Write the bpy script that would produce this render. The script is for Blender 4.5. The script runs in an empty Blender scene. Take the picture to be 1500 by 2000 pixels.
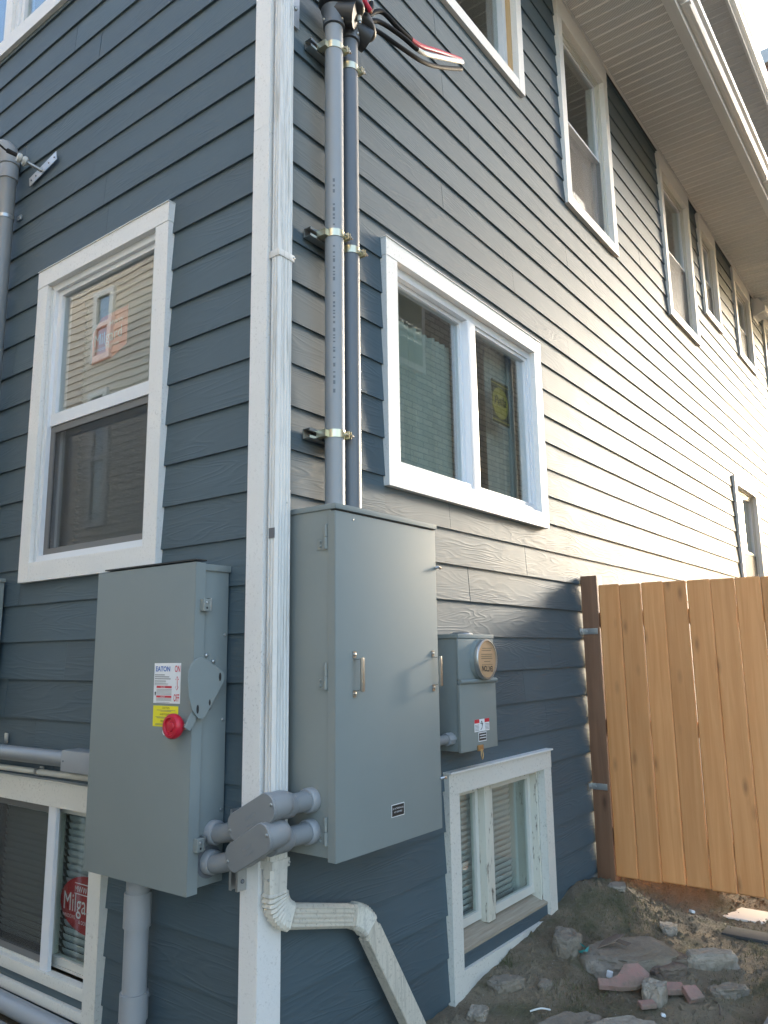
import bpy, bmesh, math, random
from mathutils import Vector, Matrix, noise
R_ = math.radians
rnd = random.Random(7)
SC = bpy.context.scene
COL = SC.collection

# ------------------------------------------------------------------ camera
cam_d = bpy.data.cameras.new('camera'); cam = bpy.data.objects.new('camera', cam_d); COL.objects.link(cam)
yaw, pit, rol = 0.642340, 0.181177, -0.0138814
f = Vector((math.cos(pit)*math.cos(yaw), math.cos(pit)*math.sin(yaw), math.sin(pit)))
r = Vector((math.sin(yaw), -math.cos(yaw), 0)); u = r.cross(f)
r2 = r*math.cos(rol)+u*math.sin(rol); u2 = -r*math.sin(rol)+u*math.cos(rol)
M = Matrix((r2, u2, -f)).transposed().to_4x4(); M.translation = (-1.99628, -2.04991, -0.083138)
cam.matrix_world = M
cam_d.sensor_fit = 'VERTICAL'; cam_d.sensor_height = 24.0; cam_d.lens = 24.0*1516.9/2000.0
cam_d.clip_start = 0.02; cam_d.clip_end = 3000
SC.camera = cam

# ------------------------------------------------------------------ light
SUN = Vector((0.945, -0.200, 0.255)).normalized()
el = math.asin(SUN.z); az = math.atan2(SUN.x, SUN.y)
w = bpy.data.worlds.new('World'); SC.world = w; w.use_nodes = True
nt = w.node_tree; bg = nt.nodes['Background']
sky = nt.nodes.new('ShaderNodeTexSky'); sky.sky_type = 'NISHITA'; sky.sun_disc = False
sky.sun_elevation = el; sky.sun_rotation = az; sky.air_density = 1.0; sky.dust_density = 2.8; sky.ozone_density = 1.2
nt.links.new(sky.outputs[0], bg.inputs[0]); bg.inputs[1].default_value = 0.15
sl = bpy.data.lights.new('sun', 'SUN'); sl.energy = 1.0; sl.angle = R_(10.0); sl.color = (1.0, 0.93, 0.81)
so = bpy.data.objects.new('sun', sl); COL.objects.link(so); so.rotation_euler = (-SUN).to_track_quat('-Z', 'Y').to_euler()
SC.view_settings.view_transform = 'Standard'; SC.view_settings.look = 'None'
SC.view_settings.exposure = 2.8; SC.view_settings.gamma = 1.0; SC.view_settings.use_curve_mapping = False
SC.render.engine = 'CYCLES'
SC.cycles.max_bounces = 8; SC.cycles.transparent_max_bounces = 12; SC.cycles.use_denoising = True

# ------------------------------------------------------------------ materials
def srgb(h):
    h = h.lstrip('#'); v = [int(h[i:i+2], 16)/255 for i in (0, 2, 4)]
    return tuple(c/12.92 if c <= .04045 else ((c+.055)/1.055)**2.4 for c in v)
class NB:
    def __init__(s, name):
        s.m = bpy.data.materials.new(name); s.m.use_nodes = True; s.t = s.m.node_tree
        s.b = s.t.nodes['Principled BSDF']; s.out = s.t.nodes['Material Output']
    def n(s, typ, **kw):
        nd = s.t.nodes.new('ShaderNode'+typ)
        for k, v in kw.items():
            if k in nd.bl_rna.properties.keys(): setattr(nd, k, v)
            else: nd.inputs[k].default_value = v
        return nd
    def l(s, a, b): s.t.links.new(a, b)
    def math(s, op, a, b=None, c=None):
        nd = s.t.nodes.new('ShaderNodeMath'); nd.operation = op
        for i, v in enumerate((a, b, c)):
            if v is None: continue
            if isinstance(v, (int, float)): nd.inputs[i].default_value = v
            else: s.l(v, nd.inputs[i])
        return nd.outputs[0]
    def mix(s, fac, a, b):
        nd = s.t.nodes.new('ShaderNodeMix'); nd.data_type = 'RGBA'
        for i, v in ((0, fac), (6, a), (7, b)):
            if isinstance(v, (int, float)): nd.inputs[i].default_value = v
            elif isinstance(v, tuple): nd.inputs[i].default_value = (*v[:3], 1)
            else: s.l(v, nd.inputs[i])
        return nd.outputs[2]
    def obj(s): return s.n('TexCoord').outputs['Object']
    def rand(s): return s.n('ObjectInfo').outputs['Random']
    def sep(s, v):
        nd = s.n('SeparateXYZ'); s.l(v, nd.inputs[0]); return nd.outputs
    def comb(s, x, y, z):
        nd = s.n('CombineXYZ')
        for i, v in enumerate((x, y, z)):
            if isinstance(v, (int, float)): nd.inputs[i].default_value = v
            else: s.l(v, nd.inputs[i])
        return nd.outputs[0]
    def noise(s, vec, scale=1, detail=3, rough=.5, dist=0):
        nd = s.n('TexNoise', Scale=scale, Detail=detail, Roughness=rough, Distortion=dist); s.l(vec, nd.inputs['Vector']); return nd.outputs['Fac']
    def ramp(s, fac, pts):
        nd = s.n('ValToRGB'); e = nd.color_ramp.elements
        while len(e) < len(pts): e.new(.5)
        for i, (p, c) in enumerate(pts):
            e[i].position = p; e[i].color = (c, c, c, 1) if isinstance(c, (int, float)) else (*c[:3], 1)
        s.l(fac, nd.inputs[0]); return nd.outputs[0]
    def bump(s, h, dist, strength=1):
        nd = s.n('Bump', Distance=dist, Strength=strength); s.l(h, nd.inputs['Height']); s.l(nd.outputs[0], s.b.inputs['Normal'])
    def base(s, c):
        if isinstance(c, tuple): s.b.inputs['Base Color'].default_value = (*c[:3], 1)
        else: s.l(c, s.b.inputs['Base Color'])
    def rough(s, v):
        if isinstance(v, (int, float)): s.b.inputs['Roughness'].default_value = v
        else: s.l(v, s.b.inputs['Roughness'])
MT = {}
def plain(name, col, rough=.5, metal=0, var=0.0, bumpd=0, bscale=60, spec=.5):
    k = NB(name); k.rough(rough); k.b.inputs['Metallic'].default_value = metal; k.b.inputs['Specular IOR Level'].default_value = spec
    if var:
        nz = k.noise(k.obj(), 6, 5, .6)
        k.base(k.mix(nz, tuple(c*(1-var) for c in col), tuple(min(1, c*(1+var)) for c in col)))
    else: k.base(col)
    if bumpd: k.bump(k.noise(k.obj(), bscale, 3), bumpd)
    MT[name] = k.m; return k.m
def siding_mat(name, col, rough=.42):
    k = NB(name); o = k.sep(k.obj()); rn = k.rand()
    al = k.math('ADD', o[0], o[1]); off = k.math('MULTIPLY', rn, 37.0); al = k.math('ADD', al, off)
    fine = k.noise(k.comb(k.math('MULTIPLY', al, 5.0), k.math('MULTIPLY', o[2], 150.0), off), 1, 3, .55, .5)
    big = k.noise(k.comb(k.math('MULTIPLY', al, 1.1), k.math('MULTIPLY', o[2], 8.0), off), 1, 2, .5, .4)
    line = k.math('SINE', k.math('MULTIPLY', big, 95.0))
    line = k.math('POWER', k.math('MULTIPLY_ADD', line, .5, .5), 2.5)
    amp = k.noise(k.comb(k.math('MULTIPLY', al, 2.2), k.math('MULTIPLY', o[2], 9.0), off), 1, 2)
    amp = k.ramp(amp, [(.38, .25), (.62, 1.0)])
    h = k.math('MULTIPLY', k.math('ADD', k.math('MULTIPLY', fine, .8), k.math('MULTIPLY', line, .75)), amp)
    k.bump(h, .0020, .62); k.b.inputs['Specular IOR Level'].default_value = 1.0
    blot = k.noise(k.comb(al, o[2], off), 2.5, 4, .6)
    v = k.math('ADD', k.math('MULTIPLY_ADD', rn, .22, .80), k.math('MULTIPLY', blot, .20))
    dust = k.noise(k.comb(al, o[2], off), 9, 5, .65)
    c = k.n('VectorMath', operation='SCALE'); c.inputs[0].default_value = col; k.l(v, c.inputs['Scale'])
    k.base(k.mix(k.math('MULTIPLY', dust, .10), c.outputs[0], (.22, .22, .20)))
    k.rough(k.math('MULTIPLY_ADD', dust, .12, rough))
    MT[name] = k.m
siding_mat('siding', (.035, .068, .089), .61)
def trim_mat(name, col, dirt, dcol=(.16, .14, .11), grain=True):
    k = NB(name); o = k.obj(); rn = k.rand()
    s1 = k.sep(o); sp = k.noise(o, 90, 4, .7); bl = k.noise(o, 3.0, 4, .6)
    m = k.math('MULTIPLY', k.ramp(sp, [(.56, 0), (.72, 1)]), k.ramp(bl, [(.35, 0), (.7, 1)]))
    k.base(k.mix(k.math('MULTIPLY', m, dirt), k.mix(bl, tuple(c*.90 for c in col), col), dcol))
    if grain:
        g = k.noise(k.comb(k.math('MULTIPLY', s1[0], 45.), k.math('MULTIPLY', s1[1], 45.), k.math('MULTIPLY', s1[2], 45.)), 3, 3, .6, .6)
        k.bump(g, .0012, .55)
    k.rough(.5); MT[name] = k.m
trim_mat('trim_white', (.79, .77, .74), .6)
trim_mat('trim_dirty', (.70, .675, .61), .9)
def worn_wood():
    k = NB('worn_frame'); o = k.obj(); s = k.sep(o)
    st = k.noise(k.comb(k.math('MULTIPLY', s[0], 40.), k.math('MULTIPLY', s[1], 40.), k.math('MULTIPLY', s[2], 9.)), 1, 5, .7)
    k.base(k.mix(k.ramp(st, [(.58, 0), (.67, 1)]), (.62, .59, .50), (.13, .10, .075))); k.rough(.7); k.bump(st, .002, .6); MT['worn_frame'] = k.m
worn_wood()
def sill_wood():
    k = NB('weathered_sill'); o = k.obj(); s = k.sep(o)
    st = k.noise(k.comb(k.math('MULTIPLY', s[0], 5.), k.math('MULTIPLY', s[1], 90.), k.math('MULTIPLY', s[2], 90.)), 1, 5, .7)
    k.base(k.mix(st, (.16, .12, .08), (.52, .46, .36))); k.rough(.8); k.bump(st, .002, .6); MT['weathered_sill'] = k.m
sill_wood()
def downspout_mat():
    k = NB('downspout_white'); o = k.obj(); s = k.sep(o)
    st = k.noise(k.comb(k.math('MULTIPLY', s[0], 60.), k.math('MULTIPLY', s[1], 60.), k.math('MULTIPLY', s[2], 3.0)), 1, 5, .65)
    sp = k.noise(o, 70, 5, .75)
    bl = k.noise(o, 2.3, 3)
    low = k.n('MapRange'); low.inputs[1].default_value = -.55; low.inputs[2].default_value = -1.0; k.l(s[2], low.inputs[0]); lowv = low.outputs[0]
    m = k.math('MAXIMUM', k.math('MULTIPLY', k.ramp(st, [(.48, 0), (.66, 1)]), k.ramp(bl, [(.38, .1), (.58, .85)])), k.math('MULTIPLY', k.ramp(sp, [(.54, 0), (.66, 1)]), k.math('MULTIPLY_ADD', lowv, .65, .12)))
    base = k.mix(low.outputs[0], (.66, .64, .61), (.62, .57, .48))
    k.base(k.mix(k.math('MULTIPLY', m, .72), base, (.20, .18, .15))); k.rough(.42); MT['downspout_white'] = k.m
downspout_mat()
plain('vinyl', (.72, .73, .75), .35, var=.04)
plain('vinyl_aged', (.62, .60, .54), .45, var=.10)
plain('screen_frame', (.16, .155, .15), .5)
def encl_mat(name, col):
    k = NB(name); o = k.obj(); a = k.noise(o, 4, 4, .6); b = k.noise(o, 160, 2, .5)
    k.base(k.mix(a, tuple(c*.93 for c in col), tuple(c*1.05 for c in col)))
    k.rough(k.math('MULTIPLY_ADD', a, .12, .62)); k.b.inputs['Specular IOR Level'].default_value = .3; k.bump(b, .00015, .4); MT[name] = k.m
encl_mat('enclosure', (.218, .245, .240))
encl_mat('enclosure_warm', (.235, .253, .238))
plain('pvc', (.225, .235, .242), .38, var=.06)
plain('pvc_dark', (.13, .14, .155), .42, var=.08)
plain('pvc_light', (.285, .295, .305), .42, var=.05)
plain('plastic_dark', (.030, .031, .033), .45, var=.1)
plain('galv', (.46, .47, .47), .38, .9, var=.15)
plain('zinc_gold', (.62, .56, .40), .32, .9, var=.15)
plain('steel', (.55, .52, .48), .30, 1, var=.1)
plain('brass', (.50, .33, .16), .4, .8, var=.1)
plain('red', (.50, .010, .030), .35, var=.05)
plain('sticker_red', (.50, .020, .022), .4, var=.05)
plain('sticker_pink', (.72, .22, .15), .5, var=.05)
plain('label_white', (.74, .75, .76), .4)
plain('label_yellow', (.80, .70, .02), .4)
plain('ink_blue', (.01, .10, .40), .5)
plain('ink_red', (.55, .02, .04), .5)
plain('ink_black', (.015, .015, .015), .5)
plain('ink_grey', (.14, .14, .15), .5)
plain('black_plate', (.02, .02, .02), .45)
plain('cardboard', (.42, .26, .14), .8, var=.10)
plain('pella_yellow', (.72, .58, .10), .5)
plain('pella_brown', (.13, .10, .055), .5)
plain('wire_black', (.014, .014, .015), .7, spec=.25)
plain('wire_red', (.55, .03, .06), .4)
plain('wire_white', (.72, .72, .68), .4)
plain('copper', (.50, .25, .15), .4, 1)
plain('caulk', (.66, .66, .64), .6, var=.1)
plain('soffit', (.76, .755, .74), .5, var=.04)
plain('gutter_white', (.74, .735, .72), .32, var=.05)
plain('roof_dark', (.05, .05, .05), .9, var=.3)
plain('drywall', (.42, .39, .34), .9, var=.05)
plain('room_floor', (.20, .15, .10), .6, var=.1)
plain('blind', (.70, .70, .72), .55)
plain('curtain', (.68, .69, .66), .8, var=.1)
plain('paper', (.60, .64, .62), .7)
plain('concrete', (.26, .25, .23), .9, var=.3, bumpd=.004, bscale=90)
plain('sheathing', (.10, .09, .08), .9)
plain('fresh_wood', (.55, .37, .19), .7, var=.15)
plain('porcelain', (.55, .55, .53), .25)
plain('cap_grey', (.35, .35, .35), .8, var=.2)
def soffit_perf():
    k = NB('soffit_perforated'); o = k.obj(); mp = k.n('VectorMath', operation='SCALE'); mp.inputs['Scale'].default_value = 95.; k.l(o, mp.inputs[0])
    v = k.n('TexVoronoi', feature='F1', Scale=1.0, Randomness=0.0); k.l(mp.outputs[0], v.inputs['Vector'])
    d = k.ramp(v.outputs['Distance'], [(.20, 1), (.30, 0)])
    nz = k.noise(o, 5, 3)
    k.base(k.mix(d, k.mix(nz, (.72, .715, .70), (.77, .765, .75)), (.05, .05, .05))); k.rough(.5); MT['soffit_perforated'] = k.m
soffit_perf()
def glass_mat(name, refl=1.0, wav=.0006, wsc=1.4, tint=(.86, .90, .88)):
    k = NB(name); t = k.t; t.nodes.remove(k.b)
    tr = k.n('BsdfTransparent'); tr.inputs[0].default_value = (*tint, 1)
    gl = k.n('BsdfGlossy'); gl.inputs['Roughness'].default_value = 0.0; gl.inputs[0].default_value = (.95, .97, 1, 1)
    fr = k.n('Fresnel'); geo = k.n('NewGeometry'); k.l(k.math('MULTIPLY_ADD', geo.outputs['Backfacing'], 1/1.52-1.52, 1.52), fr.inputs['IOR'])
    o = k.obj(); nz = k.noise(o, wsc, 2, .5)
    bp = k.n('Bump', Distance=wav*20, Strength=.05); k.l(nz, bp.inputs['Height']); k.l(bp.outputs[0], gl.inputs['Normal'])
    fac = k.math('MINIMUM', k.math('MULTIPLY', fr.outputs[0], 1.15*refl), 1.0)
    mx = k.n('MixShader'); k.l(fac, mx.inputs[0]); k.l(tr.outputs[0], mx.inputs[1]); k.l(gl.outputs[0], mx.inputs[2]); k.l(mx.outputs[0], k.out.inputs[0])
    MT[name] = k.m
glass_mat('glass'); glass_mat('glass_coated', 1.8, .0006, 1.8); glass_mat('glass_slider', 2.7, .0006, 1.4)
def screen_mat():
    k = NB('insect_screen'); t = k.t
    tr = k.n('BsdfTransparent'); k.base((.075, .075, .075)); k.rough(.6)
    mx = k.n('MixShader'); mx.inputs[0].default_value = .33; k.l(tr.outputs[0], mx.inputs[1]); k.l(k.b.outputs[0], mx.inputs[2]); k.l(mx.outputs[0], k.out.inputs[0])
    MT['insect_screen'] = k.m
screen_mat()
def wood_mat(name, c1, c2, knot, gloss=.55):
    k = NB(name); o = k.sep(k.obj()); rn = k.rand(); off = k.math('MULTIPLY', rn, 23.0)
    h = k.math('ADD', o[1], o[0])
    n1 = k.noise(k.comb(k.math('MULTIPLY', h, 26.), k.math('MULTIPLY', o[2], 1.1), off), 1, 4, .6, .6)
    n2 = k.noise(k.comb(k.math('MULTIPLY', h, 3.), k.math('MULTIPLY', o[2], 1.5), off), 1, 3, .6)
    vn = k.n('TexVoronoi', feature='F1', Scale=1.0); k.l(k.comb(k.math('MULTIPLY', h, 9.0), k.math('MULTIPLY', o[2], 3.2), off), vn.inputs['Vector'])
    kn = k.ramp(vn.outputs['Distance'], [(.05, 1), (.10, .55), (.2, 0)])
    fb = k.noise(k.comb(k.math('MULTIPLY', h, 160.), k.math('MULTIPLY', o[2], 5.0), off), 1, 2)
    c = k.mix(k.ramp(n1, [(.3, 0), (.7, 1)]), c1, c2); c = k.mix(k.math('MULTIPLY', n2, .35), c, tuple(x*.6 for x in c1))
    c = k.mix(k.math('MULTIPLY', kn, .75), c, knot)
    sc = k.n('VectorMath', operation='SCALE'); k.l(c, sc.inputs[0]); k.l(k.math('MULTIPLY_ADD', rn, .30, .84), sc.inputs['Scale'])
    k.base(sc.outputs[0]); k.rough(gloss); k.bump(k.math('ADD', n1, fb), .0009, .5); MT[name] = k.m
wood_mat('fence_wood', (.60, .255, .085), (.74, .365, .150), (.30, .13, .05))
wood_mat('post_wood', (.16, .078, .042), (.24, .125, .070), (.06, .025, .012))
def dirt_mat():
    k = NB('dirt'); o = k.obj()
    a = k.noise(o, 2.2, 5, .6); b = k.noise(o, 22, 6, .7); c = k.noise(o, 120, 4, .7); g = k.noise(o, 3.1, 4, .6, .6)
    col = k.mix(k.ramp(a, [(.35, 0), (.65, 1)]), (.19, .145, .092), (.33, .268, .185))
    col = k.mix(k.ramp(g, [(.52, 0), (.66, .7)]), col, (.105, .112, .055))
    col = k.mix(k.ramp(b, [(.5, 0), (.75, .55)]), col, (.26, .235, .195))
    col = k.mix(k.ramp(c, [(.56, 0), (.70, .7)]), col, (.055, .047, .036))
    k.base(col); k.rough(.95)
    k.bump(k.math('ADD', k.math('MULTIPLY', b, 1.0), k.math('MULTIPLY', c, .5)), .045, .9); MT['dirt'] = k.m
dirt_mat()
def rock_mat(name, c1, c2, c3):
    k = NB(name); o = k.obj(); a = k.noise(o, 9, 5, .65); b = k.noise(o, 55, 5, .7)
    c = k.mix(k.ramp(a, [(.35, 0), (.65, 1)]), c1, c2); c = k.mix(k.ramp(b, [(.55, 0), (.7, .8)]), c, c3)
    d = k.noise(o, 4, 4, .7); c = k.mix(k.ramp(d, [(.42, 0), (.62, .75)]), c, (.19, .155, .11))
    k.base(c); k.rough(.92); k.bump(b, .010, .9); MT[name] = k.m
rock_mat('rock', (.20, .170, .135), (.30, .265, .22), (.13, .11, .088))
rock_mat('rock_pale', (.29, .25, .20), (.45, .405, .34), (.15, .13, .11))
rock_mat('brick_shard', (.36, .20, .17), (.33, .235, .20), (.25, .21, .175))
rock_mat('brown_shard', (.13, .09, .072), (.17, .12, .10), (.10, .085, .075))
def brick_mat(name, c1, c2, mortar, along_x=True):
    k = NB(name); o = k.sep(k.obj())
    bt = k.n('TexBrick', Scale=1.0); bt.inputs['Brick Width'].default_value = .21; bt.inputs['Row Height'].default_value = .072
    bt.inputs['Mortar Size'].default_value = .007; bt.inputs['Color1'].default_value = (*c1, 1); bt.inputs['Color2'].default_value = (*c2, 1); bt.inputs['Mortar'].default_value = (*mortar, 1)
    k.l(k.comb(k.math('ADD', o[0], o[1]), o[2], 0.0), bt.inputs['Vector']); k.base(bt.outputs['Color']); k.rough(.85)
    k.bump(k.math('SUBTRACT', 1.0, bt.outputs['Fac']), .006, .8); MT[name] = k.m
brick_mat('brick_grey', (.66, .60, .49), (.46, .41, .34), (.24, .23, .20))
brick_mat('brick_red', (.20, .095, .075), (.15, .075, .06), (.20, .18, .16))
plain('beige_siding', (.62, .55, .44), .6, var=.05)
plain('nb_trim', (.74, .72, .66), .5)

# ------------------------------------------------------------------ mesh helpers
def link(name, bm, mat, parent=None, smooth=False):
    bmesh.ops.recalc_face_normals(bm, faces=bm.faces)
    me = bpy.data.meshes.new(name); bm.to_mesh(me); bm.free()
    me.materials.append(MT[mat] if isinstance(mat, str) else mat)
    if smooth:
        for p in me.polygons: p.use_smooth = True
        try: me.set_sharp_from_angle(angle=R_(38))
        except Exception: pass
    o = bpy.data.objects.new(name, me); COL.objects.link(o)
    if parent is not None: o.parent = parent
    return o
def tag(o, label=None, cat=None, group=None, kind=None):
    for k, v in (('label', label), ('category', cat), ('group', group), ('kind', kind)):
        if v: o[k] = v
    return o
def thing(name, label, cat, loc=(0, 0, 0), group=None):
    o = bpy.data.objects.new(name, None); COL.objects.link(o); o.empty_display_size = .05
    return tag(o, label, cat, group)
def part_group(name, parent, label=None):
    o = bpy.data.objects.new(name, None); COL.objects.link(o); o.parent = parent; o.empty_display_size = .05
    if label: o['label'] = label
    return o
def box(bm, x0, x1, y0, y1, z0, z1, bev=0):
    vs = [bm.verts.new((x, y, z)) for x in (min(x0, x1), max(x0, x1)) for y in (min(y0, y1), max(y0, y1)) for z in (min(z0, z1), max(z0, z1))]
    fs = [bm.faces.new([vs[i] for i in q]) for q in ((0, 1, 3, 2), (4, 6, 7, 5), (0, 4, 5, 1), (2, 3, 7, 6), (0, 2, 6, 4), (1, 5, 7, 3))]
    if bev:
        es = list({e for f_ in fs for e in f_.edges})
        bmesh.ops.bevel(bm, geom=es, offset=bev, segments=2, profile=.6, affect='EDGES')
def BM(): return bmesh.new()
def bx(name, mat, parent, x0, x1, y0, y1, z0, z1, bev=0):
    bm = BM(); box(bm, x0, x1, y0, y1, z0, z1, bev); return link(name, bm, mat, parent, smooth=bool(bev))
# wall space: u along the wall from the corner, n outward from the siding face, z up
def WP(wall, u_, n, z): return (u_, -n, z) if wall == 'R' else (-n, u_, z)
def wbox(bm, wall, u0, u1, n0, n1, z0, z1, bev=0):
    if wall == 'R': box(bm, u0, u1, -n0, -n1, z0, z1, bev)
    else: box(bm, -n0, -n1, u0, u1, z0, z1, bev)
def wb(name, mat, parent, wall, u0, u1, n0, n1, z0, z1, bev=0):
    bm = BM(); wbox(bm, wall, u0, u1, n0, n1, z0, z1, bev); return link(name, bm, mat, parent, smooth=bool(bev))
def frames(pts):
    T = []
    for i in range(len(pts)):
        a = pts[max(0, i-1)]; b = pts[min(len(pts)-1, i+1)]; T.append((b-a).normalized())
    up = Vector((0, 0, 1)) if abs(T[0].z) < .9 else Vector((0, 1, 0))
    nrm = (up-T[0]*up.dot(T[0])).normalized(); out = []
    for t in T:
        nrm = (nrm-t*nrm.dot(t)).normalized(); out.append((t, nrm, t.cross(nrm)))
    return out
def tube(bm, pts, rad, seg=16, caps=True):
    pts = [Vector(p) for p in pts]; fr = frames(pts); rings = []
    rr = rad if isinstance(rad, (list, tuple)) else [rad]*len(pts)
    for p, (t, a, b), q in zip(pts, fr, rr):
        rings.append([bm.verts.new(p+(a*math.cos(2*math.pi*i/seg)+b*math.sin(2*math.pi*i/seg))*q) for i in range(seg)])
    for i in range(len(rings)-1):
        for j in range(seg): bm.faces.new((rings[i][j], rings[i][(j+1) % seg], rings[i+1][(j+1) % seg], rings[i+1][j]))
    if caps: bm.faces.new(rings[0][::-1]); bm.faces.new(rings[-1])
def tb(name, mat, parent, pts, rad, seg=18): 
    bm = BM(); tube(bm, pts, rad, seg); return link(name, bm, mat, parent, smooth=True)
def curve(pts, n=8):
    P = [Vector(p) for p in pts]; out = []
    for i in range(len(P)-1):
        p0 = P[max(i-1, 0)]; p1 = P[i]; p2 = P[i+1]; p3 = P[min(i+2, len(P)-1)]
        for k in range(n):
            t = k/n; out.append(.5*((2*p1)+(p2-p0)*t+(2*p0-5*p1+4*p2-p3)*t*t+(3*p1-p0-3*p2+p3)*t**3))
    out.append(P[-1]); return out
def lathe(bm, c, ax, prof, seg=36):
    c = Vector(c); t = Vector(ax).normalized(); a = t.orthogonal().normalized(); b = t.cross(a)
    rings = [[bm.verts.new(c+t*d+(a*math.cos(2*math.pi*i/seg)+b*math.sin(2*math.pi*i/seg))*q) for i in range(seg)] for d, q in prof]
    for i in range(len(rings)-1):
        for j in range(seg): bm.faces.new((rings[i][j], rings[i][(j+1) % seg], rings[i+1][(j+1) % seg], rings[i+1][j]))
    bm.faces.new(rings[0][::-1]); bm.faces.new(rings[-1])
def disc(bm, c, nrm, rad, depth, seg=24):
    c = Vector(c); nrm = Vector(nrm).normalized(); tube(bm, [c, c+nrm*depth], rad, seg)
def screw(parent, c, nrm, rad=.006, mat='galv'):
    bm = BM(); c = Vector(c); n_ = Vector(nrm).normalized(); tube(bm, [c, c+n_*rad*.5, c+n_*rad*.8], [rad, rad*.9, rad*.45], 8); return link('screw', bm, mat, parent, True)
def extrude(bm, poly, d):
    d = Vector(d); a = [bm.verts.new(p) for p in poly]; b = [bm.verts.new(Vector(p)+d) for p in poly]
    bm.faces.new(a); bm.faces.new(b[::-1])
    for i in range(len(a)): j = (i+1) % len(a); bm.faces.new((a[i], b[i], b[j], a[j]))
def plate(bm, wall, u0, u1, n, z0, z1, t=.0012): wbox(bm, wall, u0, u1, n, n+t, z0, z1)
def text(name, s, mat, parent, wall, u_, n, z, size, sx=1.0, align='LEFT', shear=0, rot=0.0, bold=0):
    cu = bpy.data.curves.new(name, 'FONT'); cu.body = s; cu.size = 1; cu.align_x = align; cu.shear = shear; cu.resolution_u = 3; cu.extrude = 0; cu.offset = bold
    t = bpy.data.objects.new(name, cu); COL.objects.link(t)
    dg = bpy.context.evaluated_depsgraph_get(); me = bpy.data.meshes.new_from_object(t.evaluated_get(dg))
    bpy.data.objects.remove(t); me.name = name; me.materials.clear(); me.materials.append(MT[mat])
    o = bpy.data.objects.new(name, me); COL.objects.link(o); o.parent = parent
    X = Vector((1, 0, 0)) if wall == 'R' else Vector((0, -1, 0)); Z = Vector((0, 0, 1)); Nn = X.cross(Z)
    Xr = X*math.cos(rot)+Z*math.sin(rot); Zr = -X*math.sin(rot)+Z*math.cos(rot)
    m = Matrix((Xr*size*sx, Zr*size, Nn)).transposed().to_4x4(); m.translation = WP(wall, u_, n, z)
    for v in me.vertices: v.co = m @ v.co
    return o

# ------------------------------------------------------------------ ground
def G(x, y):
    z = -1.60+.035*noise.noise(Vector((x*1.3, y*1.3, .3)))+.018*noise.noise(Vector((x*4, y*4, 2.)))+.011*noise.noise(Vector((x*11, y*11, 5.)))+.006*noise.noise(Vector((x*27, y*27, 7.)))
    if y < .2 and y > -3:
        m = math.exp(-((y+.0)/.35)**2)*(max(0, min(1, (x-1.25)/.9)))
        z += .105*m+.075*math.exp(-((x-2.62)/.28)**2-((y+.12)/.28)**2)
        if x > 2.95: z += .13*max(0, min(1, (x-2.95)/.25))*max(0, min(1, (y+.78)/.2))  # soil bank behind the fence, added to block the low sun under the boards
    if y > -1.35 and y < -1.05: pass
    return z
def axis_coords():
    a = [-400, -150, -60, -25, -12, -6]; v = -4.0
    while v < 5.0: a.append(v); v += .028 if .6 < v < 3.3 else (.06 if -1.6 < v < 3.6 else .25)
    return a+[5.5, 7, 9, 12, 18, 30, 70, 160, 400]
def build_ground():
    xs = axis_coords(); ys = [-400, -150, -60, -25, -12, -7, -5, -4, -3, -2.5]; v = -2.2
    while v < 2.6: ys.append(v); v += .028 if -1.3 < v < .02 else .07
    ys += [3, 4, 5, 7, 10, 16, 30, 70, 160, 400]
    vs = [(x, y, G(x, y)) for x in xs for y in ys]; ny = len(ys)
    fs = [(i*ny+j, (i+1)*ny+j, (i+1)*ny+j+1, i*ny+j+1) for i in range(len(xs)-1) for j in range(ny-1)]
    me = bpy.data.meshes.new('ground'); me.from_pydata(vs, [], fs); me.materials.append(MT['dirt'])
    for p in me.polygons: p.use_smooth = True
    o = bpy.data.objects.new('ground', me); COL.objects.link(o); o['kind'] = 'structure'
build_ground()
bm = BM(); box(bm, -7, 2.35, -2.62, -1.19, -1.75, -1.545, .015); tag(link('concrete_path', bm, 'concrete', None, True), kind='structure')

# ------------------------------------------------------------------ house shell
E_ = .178; LEN = 12.2; DEP = 4.9; ZB = -1.9
house = thing('house', 'slate blue lap-sided house with white trim and wide vented eave', 'house')
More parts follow.
